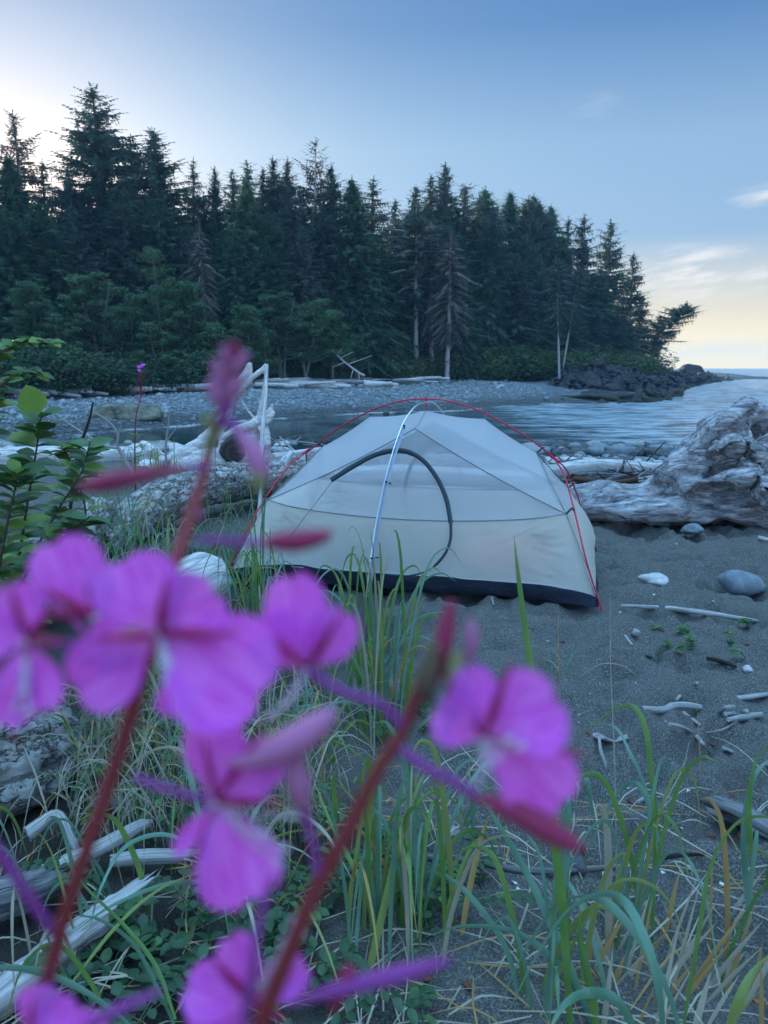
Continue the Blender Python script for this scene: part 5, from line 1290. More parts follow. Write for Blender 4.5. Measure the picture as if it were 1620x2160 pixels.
hero('long curved blades rising from the bottom centre towards the pink petals', [([(1260, 2190, 1.3), (1190, 2010, 1.35), (1110, 1840, 1.45), (1040, 1720, 1.5), (985, 1630, 1.6)], .016, 0),
 ([(1100, 2190, 1.3), (1075, 2020, 1.35), (1000, 1900, 1.4), (930, 1845, 1.45), (850, 1840, 1.5), (770, 1860, 1.55)], .012, 0),
 ([(760, 2120, 1.35), (790, 2000, 1.4), (830, 1830, 1.45), (870, 1690, 1.5), (905, 1610, 1.55)], .016, 2),
 ([(800, 2000, 1.45), (770, 1880, 1.5), (700, 1740, 1.6), (660, 1640, 1.7)], .012, 1)])
hero('yellow green blades crossing at the bottom left over the dark leaves', [([(380, 2190, 1.2), (330, 2080, 1.25), (280, 1990, 1.3), (210, 1940, 1.35), (150, 1930, 1.4)], .012, 0),
 ([(150, 2075, 1.25), (240, 1960, 1.3), (330, 1880, 1.35), (440, 1830, 1.4)], .007, 2),
 ([(370, 2150, 1.2), (330, 2040, 1.25), (260, 1950, 1.3), (180, 1870, 1.4), (120, 1790, 1.5)], .008, 1),
 ([(-40, 2040, 1.1), (60, 2045, 1.12), (160, 2080, 1.13), (260, 2150, 1.1), (300, 2200, 1.1)], .014, 0),
 ([(-30, 1775, 1.3), (20, 1800, 1.3), (60, 1880, 1.3), (110, 2000, 1.28), (160, 2100, 1.25)], .015, 0),
 ([(430, 1790, 1.5), (340, 1760, 1.55), (260, 1790, 1.5), (210, 1880, 1.4), (190, 1960, 1.4)], .010, 0)])
hero('curved pair of blades on the sand in the lower right middle', [([(1390, 1760, 1.9), (1375, 1640, 1.92), (1362, 1540, 1.95), (1335, 1490, 1.98), (1290, 1500, 2.0), (1235, 1545, 2.0)], .016, 1),
 ([(1395, 1790, 1.85), (1360, 1660, 1.88), (1330, 1590, 1.9), (1290, 1530, 1.95), (1200, 1540, 1.95)], .012, 0),
 ([(1388, 1860, 1.8), (1375, 1720, 1.82), (1345, 1655, 1.85), (1310, 1665, 1.88), (1270, 1730, 1.85), (1215, 1850, 1.8)], .014, 0),
 ([(1250, 1720, 1.9), (1240, 1650, 1.92), (1225, 1640, 1.95), (1215, 1700, 1.9)], .012, 0)])
hero('upright green blades at the right edge', [([(1590, 1850, 1.6), (1580, 1720, 1.6), (1590, 1620, 1.62), (1625, 1560, 1.65)], .022, 1), ([(1575, 1900, 1.6), (1570, 1760, 1.6), (1590, 1640, 1.62), (1640, 1590, 1.65)], .016, 0),
 ([(1530, 2190, 1.15), (1560, 2110, 1.15), (1590, 2050, 1.17), (1640, 2000, 1.2)], .018, 2)])
hero('thin dry flower stalks standing on the right hand sand', [([(1301, 2030, 1.6), (1300, 1800, 1.62), (1296, 1600, 1.65), (1288, 1400, 1.7), (1288, 1250, 1.72)], .0022, 3), ([(1182, 1480, 2.7), (1178, 1380, 2.7), (1178, 1270, 2.72)], .004, 4),
 ([(1478, 1640, 2.0), (1475, 1560, 2.0), (1470, 1480, 2.02)], .003, 4), ([(1375, 1790, 1.7), (1400, 1700, 1.7), (1440, 1620, 1.75), (1455, 1560, 1.8)], .002, 3)], 'dry_stalk')
# cut straw stubble at the lower right
random.seed(55); sb = MB()
for i in range(46):
    x = random.uniform(1230, 1640); y = random.uniform(1960, 2230); b = ground_at(x, y); a = random.gauss(.9, .5); h = random.uniform(.08, .24)
    d = Vector((math.cos(a) * .6, math.sin(a) * .2, .8)).normalized(); blade(sb, [b - Vector((0, 0, .01)), b + d * h * .5, b + d * h], random.uniform(.006, .014), random.choice([3, 3, 4]), 2)
tag(sb.build('straw_stubble', GM), 'broken dry straw stubble standing at the bottom right', 'dry grass')
# loose straw lying flat on the ground
random.seed(56); sb = MB()
for i in range(380):
    if i < 220: x = random.uniform(560, 1640); y = random.uniform(1640, 2300)
    else: x = random.uniform(-40, 640); y = random.uniform(1480, 2300)
    b = ground_at(x, y); a = random.uniform(0, 6.28); L = random.uniform(.08, .45); d = Vector((math.cos(a), math.sin(a), random.uniform(-.02, .12))); c_ = Vector((-d.y, d.x, 0)) * random.uniform(-.12, .12) * L
    p0 = b + Vector((0, 0, .012)); p1 = b + d * L * .5 + c_ + Vector((0, 0, random.uniform(.02, .06))); p2 = b + d * L + Vector((0, 0, .015))
    blade(sb, [p0, p1, p2], random.uniform(.0015, .005), random.choice([3, 3, 3, 4]), 3, face=Vector((0, -.3, 1)))
tag(sb.build('dry_grass_litter', GM), 'loose dry straw scattered over the sand and between the logs', kind='stuff')
# dark thatch between the logs at left
random.seed(57); sb = MB()
for i in range(560):
    x = random.uniform(110, 700); y = random.uniform(1500, 1800); 
    if x < 160 and y < 1700: continue
    b = ground_at(x, y); a = random.uniform(0, 6.28); h = random.uniform(.08, .3)
    blade(sb, arch(b, a, h, h * random.uniform(.4, 1.6), random.uniform(.3, 1)), random.uniform(.0015, .005), random.choices([0, 1, 3, 4], weights=[1.5, 1.5, 6, 1])[0], 2)
for i in range(260):
    x = random.uniform(160, 620); y = random.uniform(1120, 1300); b = ground_at(x, y); a = random.uniform(0, 6.28); h = random.uniform(.1, .3)
    blade(sb, arch(b, a, h, h * random.uniform(.4, 1.2), random.uniform(.3, 1)), random.uniform(.003, .006), random.choices([0, 1, 3], weights=[3, 3, 2])[0], 2)
tag(sb.build('grass_thatch', GM), 'tangled thatch of dry and green grass between the left hand logs', kind='stuff')
# leafy things
def leaf_mat(name, a, b, spec=.4, trans=.3):
    def fn(nt):
        n = tex(nt, 'Noise', 5, coord(nt), 2); c = mixc(nt, MR(nt, n.outputs['Fac'], .4, .6), a, b)
        vein = tex(nt, 'Wave', 4.5, coord(nt, 'UV', (1, 1, 1), (0, 0, .6)), 1, bands_direction='Y')
        c = mixc(nt, MR(nt, vein.outputs['Fac'], .85, 1.0, 0, .25), c, (.3, .4, .2))
        p = prin(nt, c, .4, bump(nt, vein.outputs['Fac'], .3, .001), Specular_IOR_Level=spec)
        tl = N(nt, 'ShaderNodeBsdfTranslucent'); nt.links.new(c, tl.inputs[0]); mx = N(nt, 'ShaderNodeMixShader'); mx.inputs[0].default_value = trans
        nt.links.new(p, mx.inputs[1]); nt.links.new(tl.outputs[0], mx.inputs[2]); return mx.outputs[0]
    return mat(name, fn)
M_bl = leaf_mat('bush_leaf', (.05, .13, .045), (.09, .2, .06)); M_blb = leaf_mat('young_bush_leaf', (.2, .36, .07), (.26, .42, .1), trans=.5)
M_pea = leaf_mat('pea_leaf', (.02, .075, .035), (.04, .12, .05), .5); M_tw = mat('twig_bark', lambda nt: prin(nt, (.09, .06, .05), .8)); M_twp = mat('pale_twig', lambda nt: prin(nt, (.3, .28, .27), .8))
def leaf(mb, p, d, nrm, L, W, m=0, curl=.25, n=6):
    d = d.normalized(); s = d.cross(nrm); s = s.normalized() if s.length > 1e-4 else Vector((1, 0, 0)); u = s.cross(d)
    vs = []; uv = []
    for i in range(n + 1):
        t = i / n; ww = W / 2 * (math.sin(math.pi * min(1, t ** .8 * 1.0)) ** .75) * (1 if i < n else 0) + .0002
        ww *= 1 + .06 * math.sin(i * 9.0)
        c = p + d * (L * t) - u * (curl * L * t * t)
        vs += [c - s * ww + u * ww * .28, c, c + s * ww + u * ww * .28]; uv += [(0, t), (.5, t), (1, t)]
    mb.add(vs, [f for i in range(n) for f in ((3 * i, 3 * i + 1, 3 * i + 4, 3 * i + 3), (3 * i + 1, 3 * i + 2, 3 * i + 5, 3 * i + 4))], uv, m)
def leafy_stem(root, pts, lf, size, seed, r0=.004, mats=None, two=False, start=.15, alt=True):
    r = random.Random(seed); q = [Vector(p) for p in catmull([tuple(p) for p in pts], 6)]
    sm = MB(); tube(sm, [(*p, r0 * (1 - .75 * i / len(q))) for i, p in enumerate(q)], 6, 1); sm.build('stem', M_tw, root)
    lm = MB()
    for k in range(lf):
        t = start + (1 - start) * k / max(1, lf - 1); i = min(int(t * (len(q) - 1)), len(q) - 2); p = q[i]; tg = (q[i + 1] - q[i]).normalized()
        for s in ((-1, 1) if two else (r.choice((-1, 1)) if not alt else (-1) ** k,)):
            a = r.uniform(-.8, .8); side = Vector((s * math.cos(a), math.sin(a) * 1.0, 0)); d = (side + tg * .35 + Vector((0, 0, r.uniform(-.1, .45))))
            leaf(lm, p, d, Vector((r.uniform(-.4, .4), r.uniform(-.8, .2), 1)), size * r.uniform(.6, 1.15), size * .62 * r.uniform(.7, 1.1), r.choices((0, 1), (5, 1.3))[0], r.uniform(.1, .5))
    lm.build('foliage', mats or [M_bl, M_blb], root)
def off(root, pts): o = root.location; return [Vector(p) - o for p in pts]
b0 = ground_at(20, 1330); bush_r = empty('leafy_bush', b0, 'broad leaved young alder bush at the left edge in front of the far beach', 'bush')
for k, (pts, lf, sz) in enumerate([
 ([(10, 1420, 2.3), (30, 1250, 2.25), (55, 1080, 2.2), (75, 960, 2.15), (88, 868, 2.12)], 15, .105), 
 ([(-30, 1400, 2.2), (-20, 1200, 2.1), (-40, 1000, 2.0), (-30, 860, 1.95), (-10, 800, 1.95)], 16, .09),
 ([(-60, 900, 1.9), (-40, 780, 1.85), (0, 745, 1.85), (60, 720, 1.85), (115, 722, 1.85)], 15, .06),
 ([(-60, 980, 1.9), (-30, 850, 1.85), (20, 800, 1.85), (60, 780, 1.9), (90, 795, 1.9)], 10, .05),
 ([(20, 1400, 2.4), (60, 1200, 2.4), (120, 1080, 2.45), (170, 1000, 2.5), (190, 930, 2.5)], 16, .10),
 ([(0, 1420, 2.2), (20, 1280, 2.15), (80, 1180, 2.15), (150, 1120, 2.2), (190, 1090, 2.2)], 12, .10),
 ([(-20, 1420, 2.1), (-10, 1260, 2.05), (10, 1130, 2.0), (30, 1040, 2.0), (40, 990, 2.0)], 14, .10),
 ([(40, 1400, 2.6), (110, 1230, 2.65), (180, 1100, 2.7), (150, 980, 2.7), (130, 940, 2.7)], 14, .10),
 ([(-10, 1430, 2.0), (40, 1330, 2.0), (100, 1260, 2.0), (120, 1200, 2.05)], 10, .09)]):
    leafy_stem(bush_r, off(bush_r, [P(*p) for p in pts]), int(lf * 3.4), sz * .78, 60 + k, .006)
tl_ = MB(); leaf(tl_, P(84, 872, 2.1) - b0, Vector((-.35, -.2, 1)), Vector((0, -1, .15)), .085, .085, 0, .1); tl_.build('top_leaf', [M_blb], bush_r)
def dry_bush(name, strokes_, mt, label):
    r = empty(name, P(*strokes_[0][0][:3]), label, 'twig'); m_ = MB()
    for s in strokes_: tube(m_, [(*(Vector(px(p)[:3]) - r.location), p[3]) for p in s], 6, 4, rough=.15)
    m_.build('stem', mt, r); return r
dry_bush('dead_twig', [[(158, 990, 3.6, .008), (165, 950, 3.6, .008), (178, 915, 3.6, .007), (190, 880, 3.6, .005), (196, 848, 3.6, .004)], [(165, 950, 3.6, .006), (158, 925, 3.6, .004)], [(158, 990, 3.6, .008), (145, 1100, 3.6, .009), (140, 1170, 3.6, .01)]], M_dkw, 'forked dark bare twig standing beside the leafy bush')
dry_bush('bare_branch', [[(250, 945, 5.6, .012), (220, 940, 5.6, .012), (185, 920, 5.6, .010), (140, 890, 5.6, .008), (100, 860, 5.6, .006), (60, 830, 5.6, .004)], [(140, 890, 5.6, .006), (100, 880, 5.6, .005), (60, 862, 5.6, .003)], [(246, 945, 5.6, .010), (248, 915, 5.6, .008), (230, 890, 5.6, .006), (200, 870, 5.6, .005), (165, 845, 5.6, .003)], [(246, 945, 5.6, .01), (250, 920, 5.6, .005), (255, 895, 5.6, .003)], [(250, 945, 5.6, .014), (300, 1040, 5.6, .016)]], M_twp, 'leafless grey branches spreading over the smooth pale log')
dry_bush('bare_branch', [[(350, 985, 6.5, .010), (350, 935, 6.5, .009), (355, 900, 6.5, .007), (358, 865, 6.5, .004)], [(352, 930, 6.5, .006), (370, 905, 6.5, .005), (378, 893, 6.5, .003)]], M_twp, 'thin pale forked twig in front of the cove left of the stump')
# beach pea patches
def pea(x, y, n, label, spreadx=.2, h=.12, lf=9, size=.03, seed=0, mats=None, name='beach_pea', cat='plant'):
    b = ground_at(x, y); r_ = empty(name, b, label, cat); r = random.Random(seed); lm = MB(); sm = MB()
    for k in range(n):
        p = Vector((r.gauss(0, spreadx), r.gauss(0, spreadx * .8), 0)); g_ = Vector((b.x + p.x, b.y + p.y, 0)); p.z = H(g_.x, g_.y) - b.z
        a = r.uniform(0, 6.28); L = h * r.uniform(1, 2.2); d = Vector((math.cos(a), math.sin(a), 0)); q = [p + d * L * t + Vector((0, 0, h * math.sin(t * 2.4) * r.uniform(.6, 1))) for t in (0, .33, .66, 1)]
        tube(sm, [(*v, .0018) for v in q], 4, 2)
        qq = [Vector(v) for v in catmull([tuple(v) for v in q], 5)]
        for i in range(lf):
            j = min(int((i + 1) / (lf + .5) * (len(qq) - 1)), len(qq) - 2); tg = (qq[j + 1] - qq[j]).normalized(); sd_ = tg.cross(Vector((0, 0, 1))).normalized()
            for s in (-1, 1):
                leaf(lm, qq[j], sd_ * s + tg * .5 + Vector((0, 0, r.uniform(0, .3))), Vector((r.uniform(-.3, .3), r.uniform(-.3, .3), 1)), size * r.uniform(.7, 1.2), size * .62, r.choices((0, 1), (6, 1))[0], .15, 4)
    sm.build('stem', M_pea, r_); lm.build('foliage', mats or [M_pea, M_bl], r_)
pea(480, 1950, 26, 'dark glossy beach pea mat filling the hollow between the bottom left logs', .22, .13, 8, .032, 1)
pea(360, 2060, 14, 'dark round leaved plants below the splintered branch', .13, .12, 6, .04, 2)
pea(880, 1890, 16, 'dark green beach pea patch on the sand below the crooked branch', .10, .10, 8, .028, 3)
pea(930, 1960, 5, 'small grey green pea shoot at the front of the dark pea patch', .05, .07, 6, .022, 9, [M_bl, M_g1])
pea(640, 1790, 12, 'leafy green stems between the red flower stems', .12, .16, 8, .028, 4, [M_bl, M_pea])
pea(300, 1690, 8, 'light green leaflets just right of the left red stem', .09, .14, 7, .028, 5, [M_bl, M_bl])
pea(1490, 1345, 12, 'small spreading silverweed plant beside the long white stick', .16, .05, 7, .026, 6, [M_bl, M_blb])
pea(1383, 1390, 4, 'tiny green seedling on the sand right of the bright splinter', .03, .05, 6, .018, 7, [M_bl, M_bl])
pea(1250, 1015, 10, 'bright green weed growing in the driftwood tangle right of the tent', .12, .05, 6, .03, 8, [M_blb, M_bl])
pea(860, 1500, 7, 'low broad green leaves at the foot of the tall marram tuft', .10, .08, 6, .03, 10, [M_bl, M_bl])
# ---------------------------------------------------------------- fireweed close to the camera
def petal_mat(nt):
    c0 = coord(nt, 'UV', (5, .6, 1)); n = tex(nt, 'Noise', 3, c0, 3); t = N(nt, 'ShaderNodeTexCoord'); s = N(nt, 'ShaderNodeSeparateXYZ'); nt.links.new(t.outputs['UV'], s.inputs[0])
    c = mixc(nt, MR(nt, n.outputs['Fac'], .35, .65), (.76, .09, .74), (.90, .24, .95)); c = mixc(nt, MR(nt, s.outputs[1], .0, .35, .45, 0), c, (.70, .35, .62))
    p = prin(nt, c, .6, bump(nt, n.outputs['Fac'], .3, .001), Specular_IOR_Level=.3)
    tl = N(nt, 'ShaderNodeBsdfTranslucent'); nt.links.new(c, tl.inputs[0]); mx = N(nt, 'ShaderNodeMixShader'); mx.inputs[0].default_value = .45
    nt.links.new(p, mx.inputs[1]); nt.links.new(tl.outputs[0], mx.inputs[2]); return mx.outputs[0]
M_petal = mat('magenta_petal', petal_mat)
def simple(name, col, rough=.6, tr=0.0):
    def fn(nt):
        n = tex(nt, 'Noise', 60, coord(nt), 3); c = mixc(nt, n.outputs['Fac'], tuple(x * .75 for x in col), tuple(min(1, x * 1.25) for x in col)); return prin(nt, c, rough, Specular_IOR_Level=.3)
    return mat(name, fn)
M_sepal = simple('crimson_sepal', (.36, .02, .12)); M_stem = simple('red_flower_stem', (.22, .03, .035)); M_stemt = simple('red_green_stem', (.32, .07, .08)); M_ped = simple('purple_flower_stalk', (.26, .05, .26)); M_bud = simple('dark_pink_bud', (.30, .03, .09)); M_budp = simple('pink_bud', (.46, .16, .32)); M_stam = simple('pale_stamen', (.62, .5, .62)); M_green = simple('olive_bud', (.22, .22, .10)); M_leafr = simple('brownish_leaf', (.13, .10, .06))
def quill(parent, name, pts, rs, mt, origin, sides=10, n=6, flat=1.0):
    m_ = MB(); tube(m_, [(*(P(*p) - origin), r_) for p, r_ in zip(pts, rs)], sides, n, flat=flat); return m_.build(name, mt, parent)
def petal(parent, c, tip, wpx, origin, cup=.0):
    """c, tip: pixel+distance of base and tip; wpx width in pixels"""
    a = P(*c) - origin; b = P(*tip) - origin; d = b - a; L = d.length
    view = (P(*c) - Vector((0, 0, CAMZ))).normalized(); s = d.cross(view).normalized(); u = s.cross(d).normalized()
    W = wpx / 1560 * c[2] * 1.14
    m_ = MB(); vs = []; uv = []; n = 12; k = 8
    for i in range(n + 1):
        t = i / n; ww = W / 2 * (.14 + .86 * math.sin(math.pi / 2 * min(1, t / .62)) ** 1.6 if t < .62 else math.sqrt(max(0, 1 - ((t - .62) / .40) ** 2.4))) 
        for j in range(k + 1):
            f = j / k * 2 - 1; notch = (.06 * L * (1 - abs(f)) if i == n else 0)
            z = cup * L * math.sin(t * 2.2) * .25 + .18 * ww * f * f + .03 * L * math.sin(t * 7 + f * 2)
            vs.append(a + d * t + s * (ww * f) - u * z - d.normalized() * notch * t); uv.append((j / k, t))
    m_.add(vs, [(i * (k + 1) + j, i * (k + 1) + j + 1, (i + 1) * (k + 1) + j + 1, (i + 1) * (k + 1) + j) for i in range(n) for j in range(k)], uv)
    return m_.build('petal', M_petal, parent)
def sepal(parent, c, tip, wpx, origin):
    a = c; b = tip; mid = [(a[i] + b[i]) / 2 for i in range(3)]; w_ = wpx * 1.35 / 1560 * c[2] / 2; b = tuple(a[i] + (b[i] - a[i]) * 1.1 for i in range(3))
    return quill(parent, 'sepal', [a, [a[0] + (b[0] - a[0]) * .25, a[1] + (b[1] - a[1]) * .25, a[2] + (b[2] - a[2]) * .25], mid, b], [w_ * .4, w_ * .9, w_, w_ * .15], M_sepal, origin, 8, 5, .45)
def flower(root, c, petals, sepals, stamens, origin):
    x, y, Y = c; ce = P(x, y, Y) - origin; m_ = MB(); r_ = 9 / 1560 * Y
    tube(m_, [(ce.x, ce.y + .002, ce.z - r_ * .6, r_ * .7), (ce.x, ce.y - .001, ce.z, r_), (ce.x, ce.y - .002, ce.z + r_ * .6, r_ * .6)], 10, 4)
    f = m_.build('flower', M_stam, root)
    for p in petals: petal(f, (x + p[4] if len(p) > 4 else x, y, Y), (p[0], p[1], Y + p[3]), p[2], origin, .3)
    for p in sepals: sepal(f, (x, y, Y - .001), (p[0], p[1], Y + p[3]), p[2], origin)
    st_ = MB()
    for k, p in enumerate(stamens):
        q = P(p[0], p[1], Y + p[2]) - origin; md = (ce + q) / 2 + Vector((0, -.001, -.0008)); tube(st_, [(*ce, .00045), (*md, .00035), (*q, .0003)], 5, 3); tube(st_, [(*(q - Vector((.0008, 0, .0004))), .0006), (*(q + Vector((.0008, 0, .0004))), .0006)], 6, 1)
    if stamens: st_.build('stamens', M_stam, f)
    return f
def stalk(root, pts, origin, r_=.00085, mt=None): quill(root, 'flower_stalk', pts, [r_] * len(pts), mt or M_ped, origin, 8, 6)
def bud(root, pts, wpx, origin, mt=None, name='bud'):
    Y = pts[0][2]; w_ = wpx / 1560 * Y / 2; n = len(pts); rs = [w_ * max(.12, math.sin(math.pi * (i + .35) / (n - .1))) for i in range(n)]
    quill(root, name, pts, rs, mt or M_bud, origin, 10, 5)
def rooted(P_):
    p0, p1 = P_[0], P_[1]; d = (p0 - p1).normalized(); L = p0.length; a = p0 + d * .05; b = p0 + d * .14; c = b + (d * .5 + (-b).normalized() * .5) * .2
    return [Vector((0, 0, -.01)), c.lerp(Vector((0, 0, 0)), .5), c, b, a] + P_
# ---- left spike
O1 = Vector((-.22, .30, H(-.22, .30))); A = empty('fireweed', O1, 'left fireweed spike with open magenta flowers rising in front of the bleached stump', 'flower')
D = .150
st1 = rooted([P(*p) - O1 for p in [(85, 2120, .142), (150, 1890, .145), (215, 1700, .148), (270, 1530, .150), (300, 1410, .152)]])
m_ = MB(); tube(m_, [(*p, (.0022 if i < 5 else .0017)) for i, p in enumerate(st1)], 10, 6); m_.build('stem', M_stem, A)
quill(A, 'upper_stem', [(300, 1410, .152), (330, 1330, .156), (348, 1250, .158), (372, 1180, .160), (395, 1110, .162), (420, 1030, .165), (445, 940, .168), (470, 870, .170), (480, 800, .171), (492, 745, .172)], [.0016, .0015, .0015, .0015, .0014, .0013, .0013, .0012, .0010, .0007], M_stemt, O1)
flower(A, (335, 1335, D), [(255, 1180, 165, .004), (460, 1245, 150, .003), (165, 1455, 150, .0), (560, 1470, 235, -.004), ], [(352, 1225, 34, -.006), (205, 1345, 30, -.004), (490, 1335, 34, -.004), (300, 1440, 26, -.002)], [(360, 1400, -.004), (385, 1425, -.004), (350, 1440, -.006), (378, 1478, -.008), (395, 1450, -.006)], O1)
petal(A.children[-1], (360, 1420, D - .002), (375, 1505, D - .004), 75, O1, .5)
flower(A, (200, 1300, D + .010), [(110, 1140, 135, .002), (150, 1290, 120, -.002, -60), (240, 1360, 80, 0)], [(95, 1240, 30, -.003), (60, 1290, 24, -.002), (175, 1185, 22, .003)], [], O1)
flower(A, (60, 1350, D - .006), [(25, 1225, 90, -.002), (95, 1500, 85, -.002), (10, 1530, 90, -.004), (-40, 1330, 110, 0)], [(110, 1280, 26, -.002), (130, 1355, 26, -.003), (20, 1240, 20, -.003), (30, 1560, 22, -.004)], [(45, 1460, -.005), (60, 1500, -.006), (35, 1490, -.005)], O1)
stalk(A, [(120, 1360, D), (170, 1355, D + .006), (240, 1345, D + .008), (320, 1360, .153)], O1)
flower(A, (648, 1410, D + .004), [(612, 1208, 120, .004), (735, 1285, 100, -.002), (540, 1300, 120, .002)], [(555, 1325, 28, -.002), (715, 1300, 26, -.006), (690, 1350, 22, -.003)], [(600, 1490, -.004), (570, 1510, -.003)], O1)
stalk(A, [(420, 1138, .163), (480, 1140, .160), (555, 1146, .158)], O1, .0008); bud(A, [(550, 1147, .158), (580, 1143, .158), (620, 1142, .157), (665, 1135, .156), (700, 1126, .155)], 46, O1)
stalk(A, [(440, 985, .166), (390, 985, .164), (330, 995, .162), (290, 1005, .160)], O1, .0007); bud(A, [(395, 985, .163), (300, 1003, .160), (250, 1012, .159), (205, 1022, .158), (165, 1030, .157)], 42, O1, M_bud)
stalk(A, [(460, 890, .168), (490, 895, .165), (510, 925, .163)], O1, .0011, M_ped); bud(A, [(500, 900, .163), (522, 935, .162), (540, 965, .161), (548, 1000, .160), (546, 1040, .160)], 48, O1, M_budp); bud(A, [(538, 985, .160), (545, 1010, .159), (546, 1042, .159)], 34, O1, M_green)
for k, (x, y, x2, y2, w_, mt) in enumerate([(455, 900, 430, 880, 30, M_green), (470, 870, 445, 800, 34, M_budp), (475, 850, 510, 800, 34, M_budp), (480, 830, 450, 760, 28, M_budp), (485, 800, 520, 745, 28, M_budp), (488, 790, 470, 730, 24, M_budp), (492, 770, 495, 722, 26, M_bud), (405, 1075, 425, 1092, 26, M_budp), (465, 880, 490, 850, 26, M_ped), (440, 960, 450, 900, 28, M_green)]):
    bud(A, [(x, y, .167), ((x + x2) / 2, (y + y2) / 2, .166), (x2, y2, .165)], w_, O1, mt)
stalk(A, [(285, 1640, .150), (340, 1660, .147), (410, 1680, .145), (455, 1690, .144)], O1, .00095)
flower(A, (455, 1690, .143), [(450, 1490, 120, .002), (600, 1570, 105, .0), (528, 1900, 170, -.004), (370, 1800, 40, -.002)], [(560, 1530, 26, -.005), (590, 1690, 26, -.006), (385, 1880, 20, -.002), (430, 1560, 22, -.002)], [(560, 1760, -.004), (600, 1790, -.004), (620, 1720, -.004), (590, 1820, -.003)], O1)
stalk(A, [(120, 1975, .145), (60, 1890, .142), (0, 1800, .140), (-60, 1730, .138)], O1, .0012)
flower(A, (60, 2190, .14), [(140, 2080, 150, .0), (230, 2210, 130, 0)], [(70, 2100, 20, 0)], [], O1)
# ---- middle spike
O2 = Vector((.06, .34, H(.06, .34))); B = empty('fireweed', O2, 'second fireweed spike leaning right across the foreground below the tent', 'flower')
st2 = rooted([P(*p) - O2 for p in [(590, 2060, .140), (660, 1890, .143), (740, 1740, .146), (800, 1620, .148), (850, 1540, .150), (890, 1440, .152), (925, 1360, .153), (948, 1290, .154)]])
m_ = MB(); tube(m_, [(*p, .0023 if i < 5 else max(.0011, .0019 - .00012 * (i - 5))) for i, p in enumerate(st2)], 10, 6); m_.build('stem', M_stem, B)
bud(B, [(900, 1480, .151), (925, 1400, .151), (940, 1330, .152), (952, 1270, .152)], 46, O2, M_bud); bud(B, [(960, 1500, .149), (958, 1430, .148), (965, 1380, .148)], 46, O2, M_green); bud(B, [(905, 1490, .148), (900, 1430, .147), (915, 1360, .147)], 48, O2, M_leafr)
bud(B, [(985, 1400, .15), (995, 1350, .15), (990, 1310, .15)], 32, O2, M_budp)
stalk(B, [(800, 1480, .150), (740, 1465, .150), (690, 1440, .151), (650, 1412, .153)], O2, .0011); stalk(B, [(850, 1530, .150), (800, 1480, .150)], O2, .0011)
stalk(B, [(845, 1580, .149), (900, 1620, .146), (960, 1650, .144), (1010, 1685, .143)], O2, .0012)
flower(B, (1020, 1555, .144), [(915, 1490, 110, -.002), (990, 1400, 90, .004), (1180, 1470, 175, .0), (1185, 1690, 160, .002)], [(1078, 1400, 30, -.004), (1220, 1590, 32, -.003), (945, 1440, 24, .002)], [(1075, 1560, -.006), (1100, 1575, -.007), (1030, 1620, -.004), (1050, 1600, -.005), (1010, 1650, -.003)], O2)
bud(B, [(1000, 1680, .142), (1060, 1700, .141), (1130, 1735, .140), (1190, 1770, .139), (1225, 1790, .138)], 62, O2, M_bud)
bud(B, [(480, 1610, .140), (540, 1600, .139), (610, 1570, .138), (670, 1530, .138), (705, 1500, .138)], 72, O2, M_budp); bud(B, [(625, 1590, .139), (630, 1650, .139), (640, 1700, .139)], 60, O2, M_budp)
stalk(B, [(640, 1700, .139), (660, 1780, .14), (668, 1840, .141)], O2, .0011, M_ped); quill(B, 'seed_pod', [(505, 2230, .132), (530, 2050, .133), (550, 1930, .135), (575, 1850, .137)], [.0012, .0011, .0009, .0006], M_ped, O2)
flower(B, (530, 2110, .152), [(482, 1965, 95, .002), (390, 2080, 120, 0), (650, 2030, 90, .003), (420, 2200, 150, 0)], [(455, 2030, 26, -.003), (600, 2150, 26, -.002), (610, 1990, 18, 0)], [(600, 1990, -.002), (620, 1940, -.002), (640, 1975, -.002)], O2)
bud(B, [(610, 2120, .139), (700, 2090, .138), (800, 2065, .137), (880, 2045, .136), (950, 2025, .135)], 44, O2, M_ped, 'seed_pod'); bud(B, [(700, 2130, .139), (725, 2080, .139), (740, 2040, .139)], 46, O2, M_bud)
quill(B, 'seed_pod', [(190, 2160, .134), (260, 2125, .134), (340, 2090, .135)], [.0012, .0013, .0005], M_ped, O2)
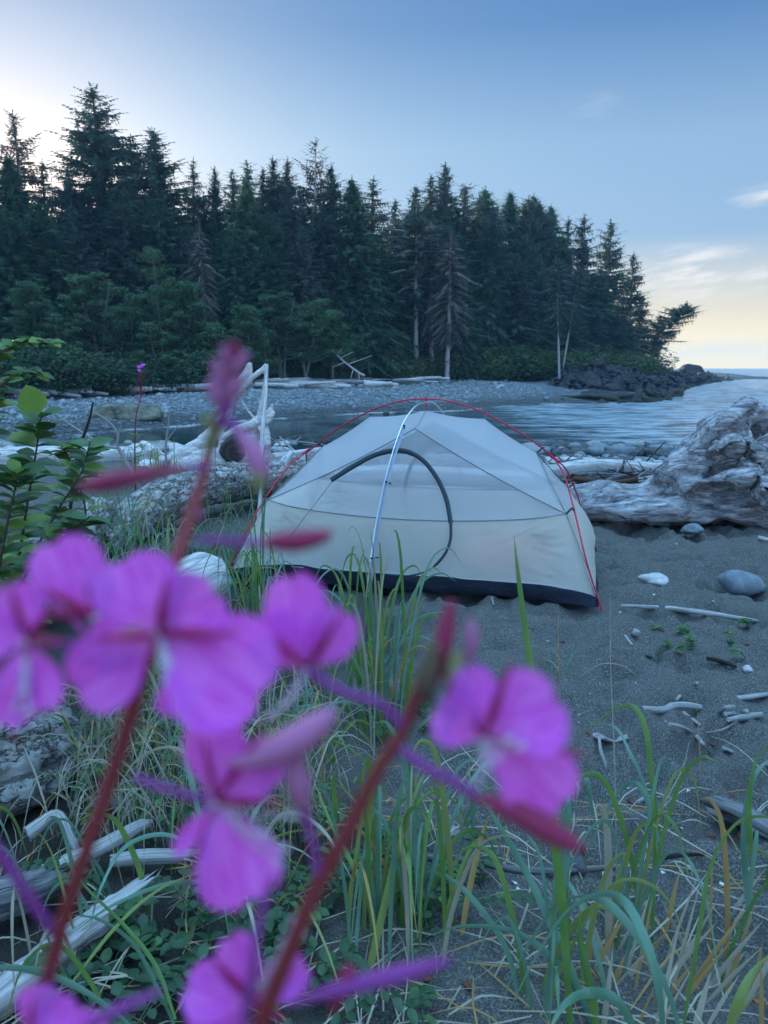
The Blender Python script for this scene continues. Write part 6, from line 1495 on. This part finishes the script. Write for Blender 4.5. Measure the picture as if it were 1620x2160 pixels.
# far fireweed by the pale log
g = P(298, 770, 6.0); O3 = Vector((P(280, 985, 6.0).x, 6.0, H(P(280, 985, 6.0).x, 6.0))); F3 = empty('fireweed', O3, 'small distant fireweed with a thin red stem standing before the far beach', 'flower')
m_ = MB(); tube(m_, [(0, 0, 0, .006), (*(P(285, 900, 6.0) - O3), .005), (*(P(298, 830, 6.0) - O3), .0035), (*(g - O3), .002)], 6, 4); m_.build('stem', M_stem, F3)
r = random.Random(3); m_ = MB(); m2 = MB()
for k in range(46):
    t = r.random(); c = P(298, 770, 6).lerp(P(296, 860, 6), t) - O3; a = r.uniform(0, 6.28); d = Vector((math.cos(a), math.sin(a) * .6, r.uniform(.1, .7))); 
    if t > .16: tube(m_, [(*c, .0012), (*(c + d * .045), .0012)], 4, 1)
    else: leaf(m2, c, d, Vector((0, -1, .3)), .035, .024)
m_.build('seed_pods', M_sepal, F3); m2.build('petals', M_petal, F3)
lm = MB()
for k in range(16):
    t = r.uniform(.35, 1); c = P(292, 860, 6).lerp(P(280, 985, 6), t) - O3; a = r.uniform(0, 6.28); leaf(lm, c, Vector((math.cos(a), math.sin(a), .5)), Vector((0, -.5, 1)), .09, .016, 0)
lm.build('foliage', [M_bl], F3)
# ---------------------------------------------------------------- evening air
def haze_mat():
    m = bpy.data.materials.new('evening_air'); m.use_nodes = True; nt = m.node_tree; nt.nodes.clear()
    o = N(nt, 'ShaderNodeOutputMaterial'); v = N(nt, 'ShaderNodeVolumePrincipled')
    v.inputs['Color'].default_value = (.42, .72, 1, 1); v.inputs['Density'].default_value = .0005
    nt.links.new(v.outputs[0], o.inputs['Volume']); return m
hb = bmesh.new(); bmesh.ops.create_cube(hb, size=1)
for v_ in hb.verts: v_.co = Vector((v_.co.x * 3600 + 100, v_.co.y * 1900 + 800, (v_.co.z + .5) * 46 - 5.6))
hm = bpy.data.meshes.new('haze'); hb.to_mesh(hm); hm.materials.append(haze_mat())
ho = bpy.data.objects.new('haze', hm); C.objects.link(ho); tag(ho, 'thin blue evening air between the tent and the far trees', kind='stuff')
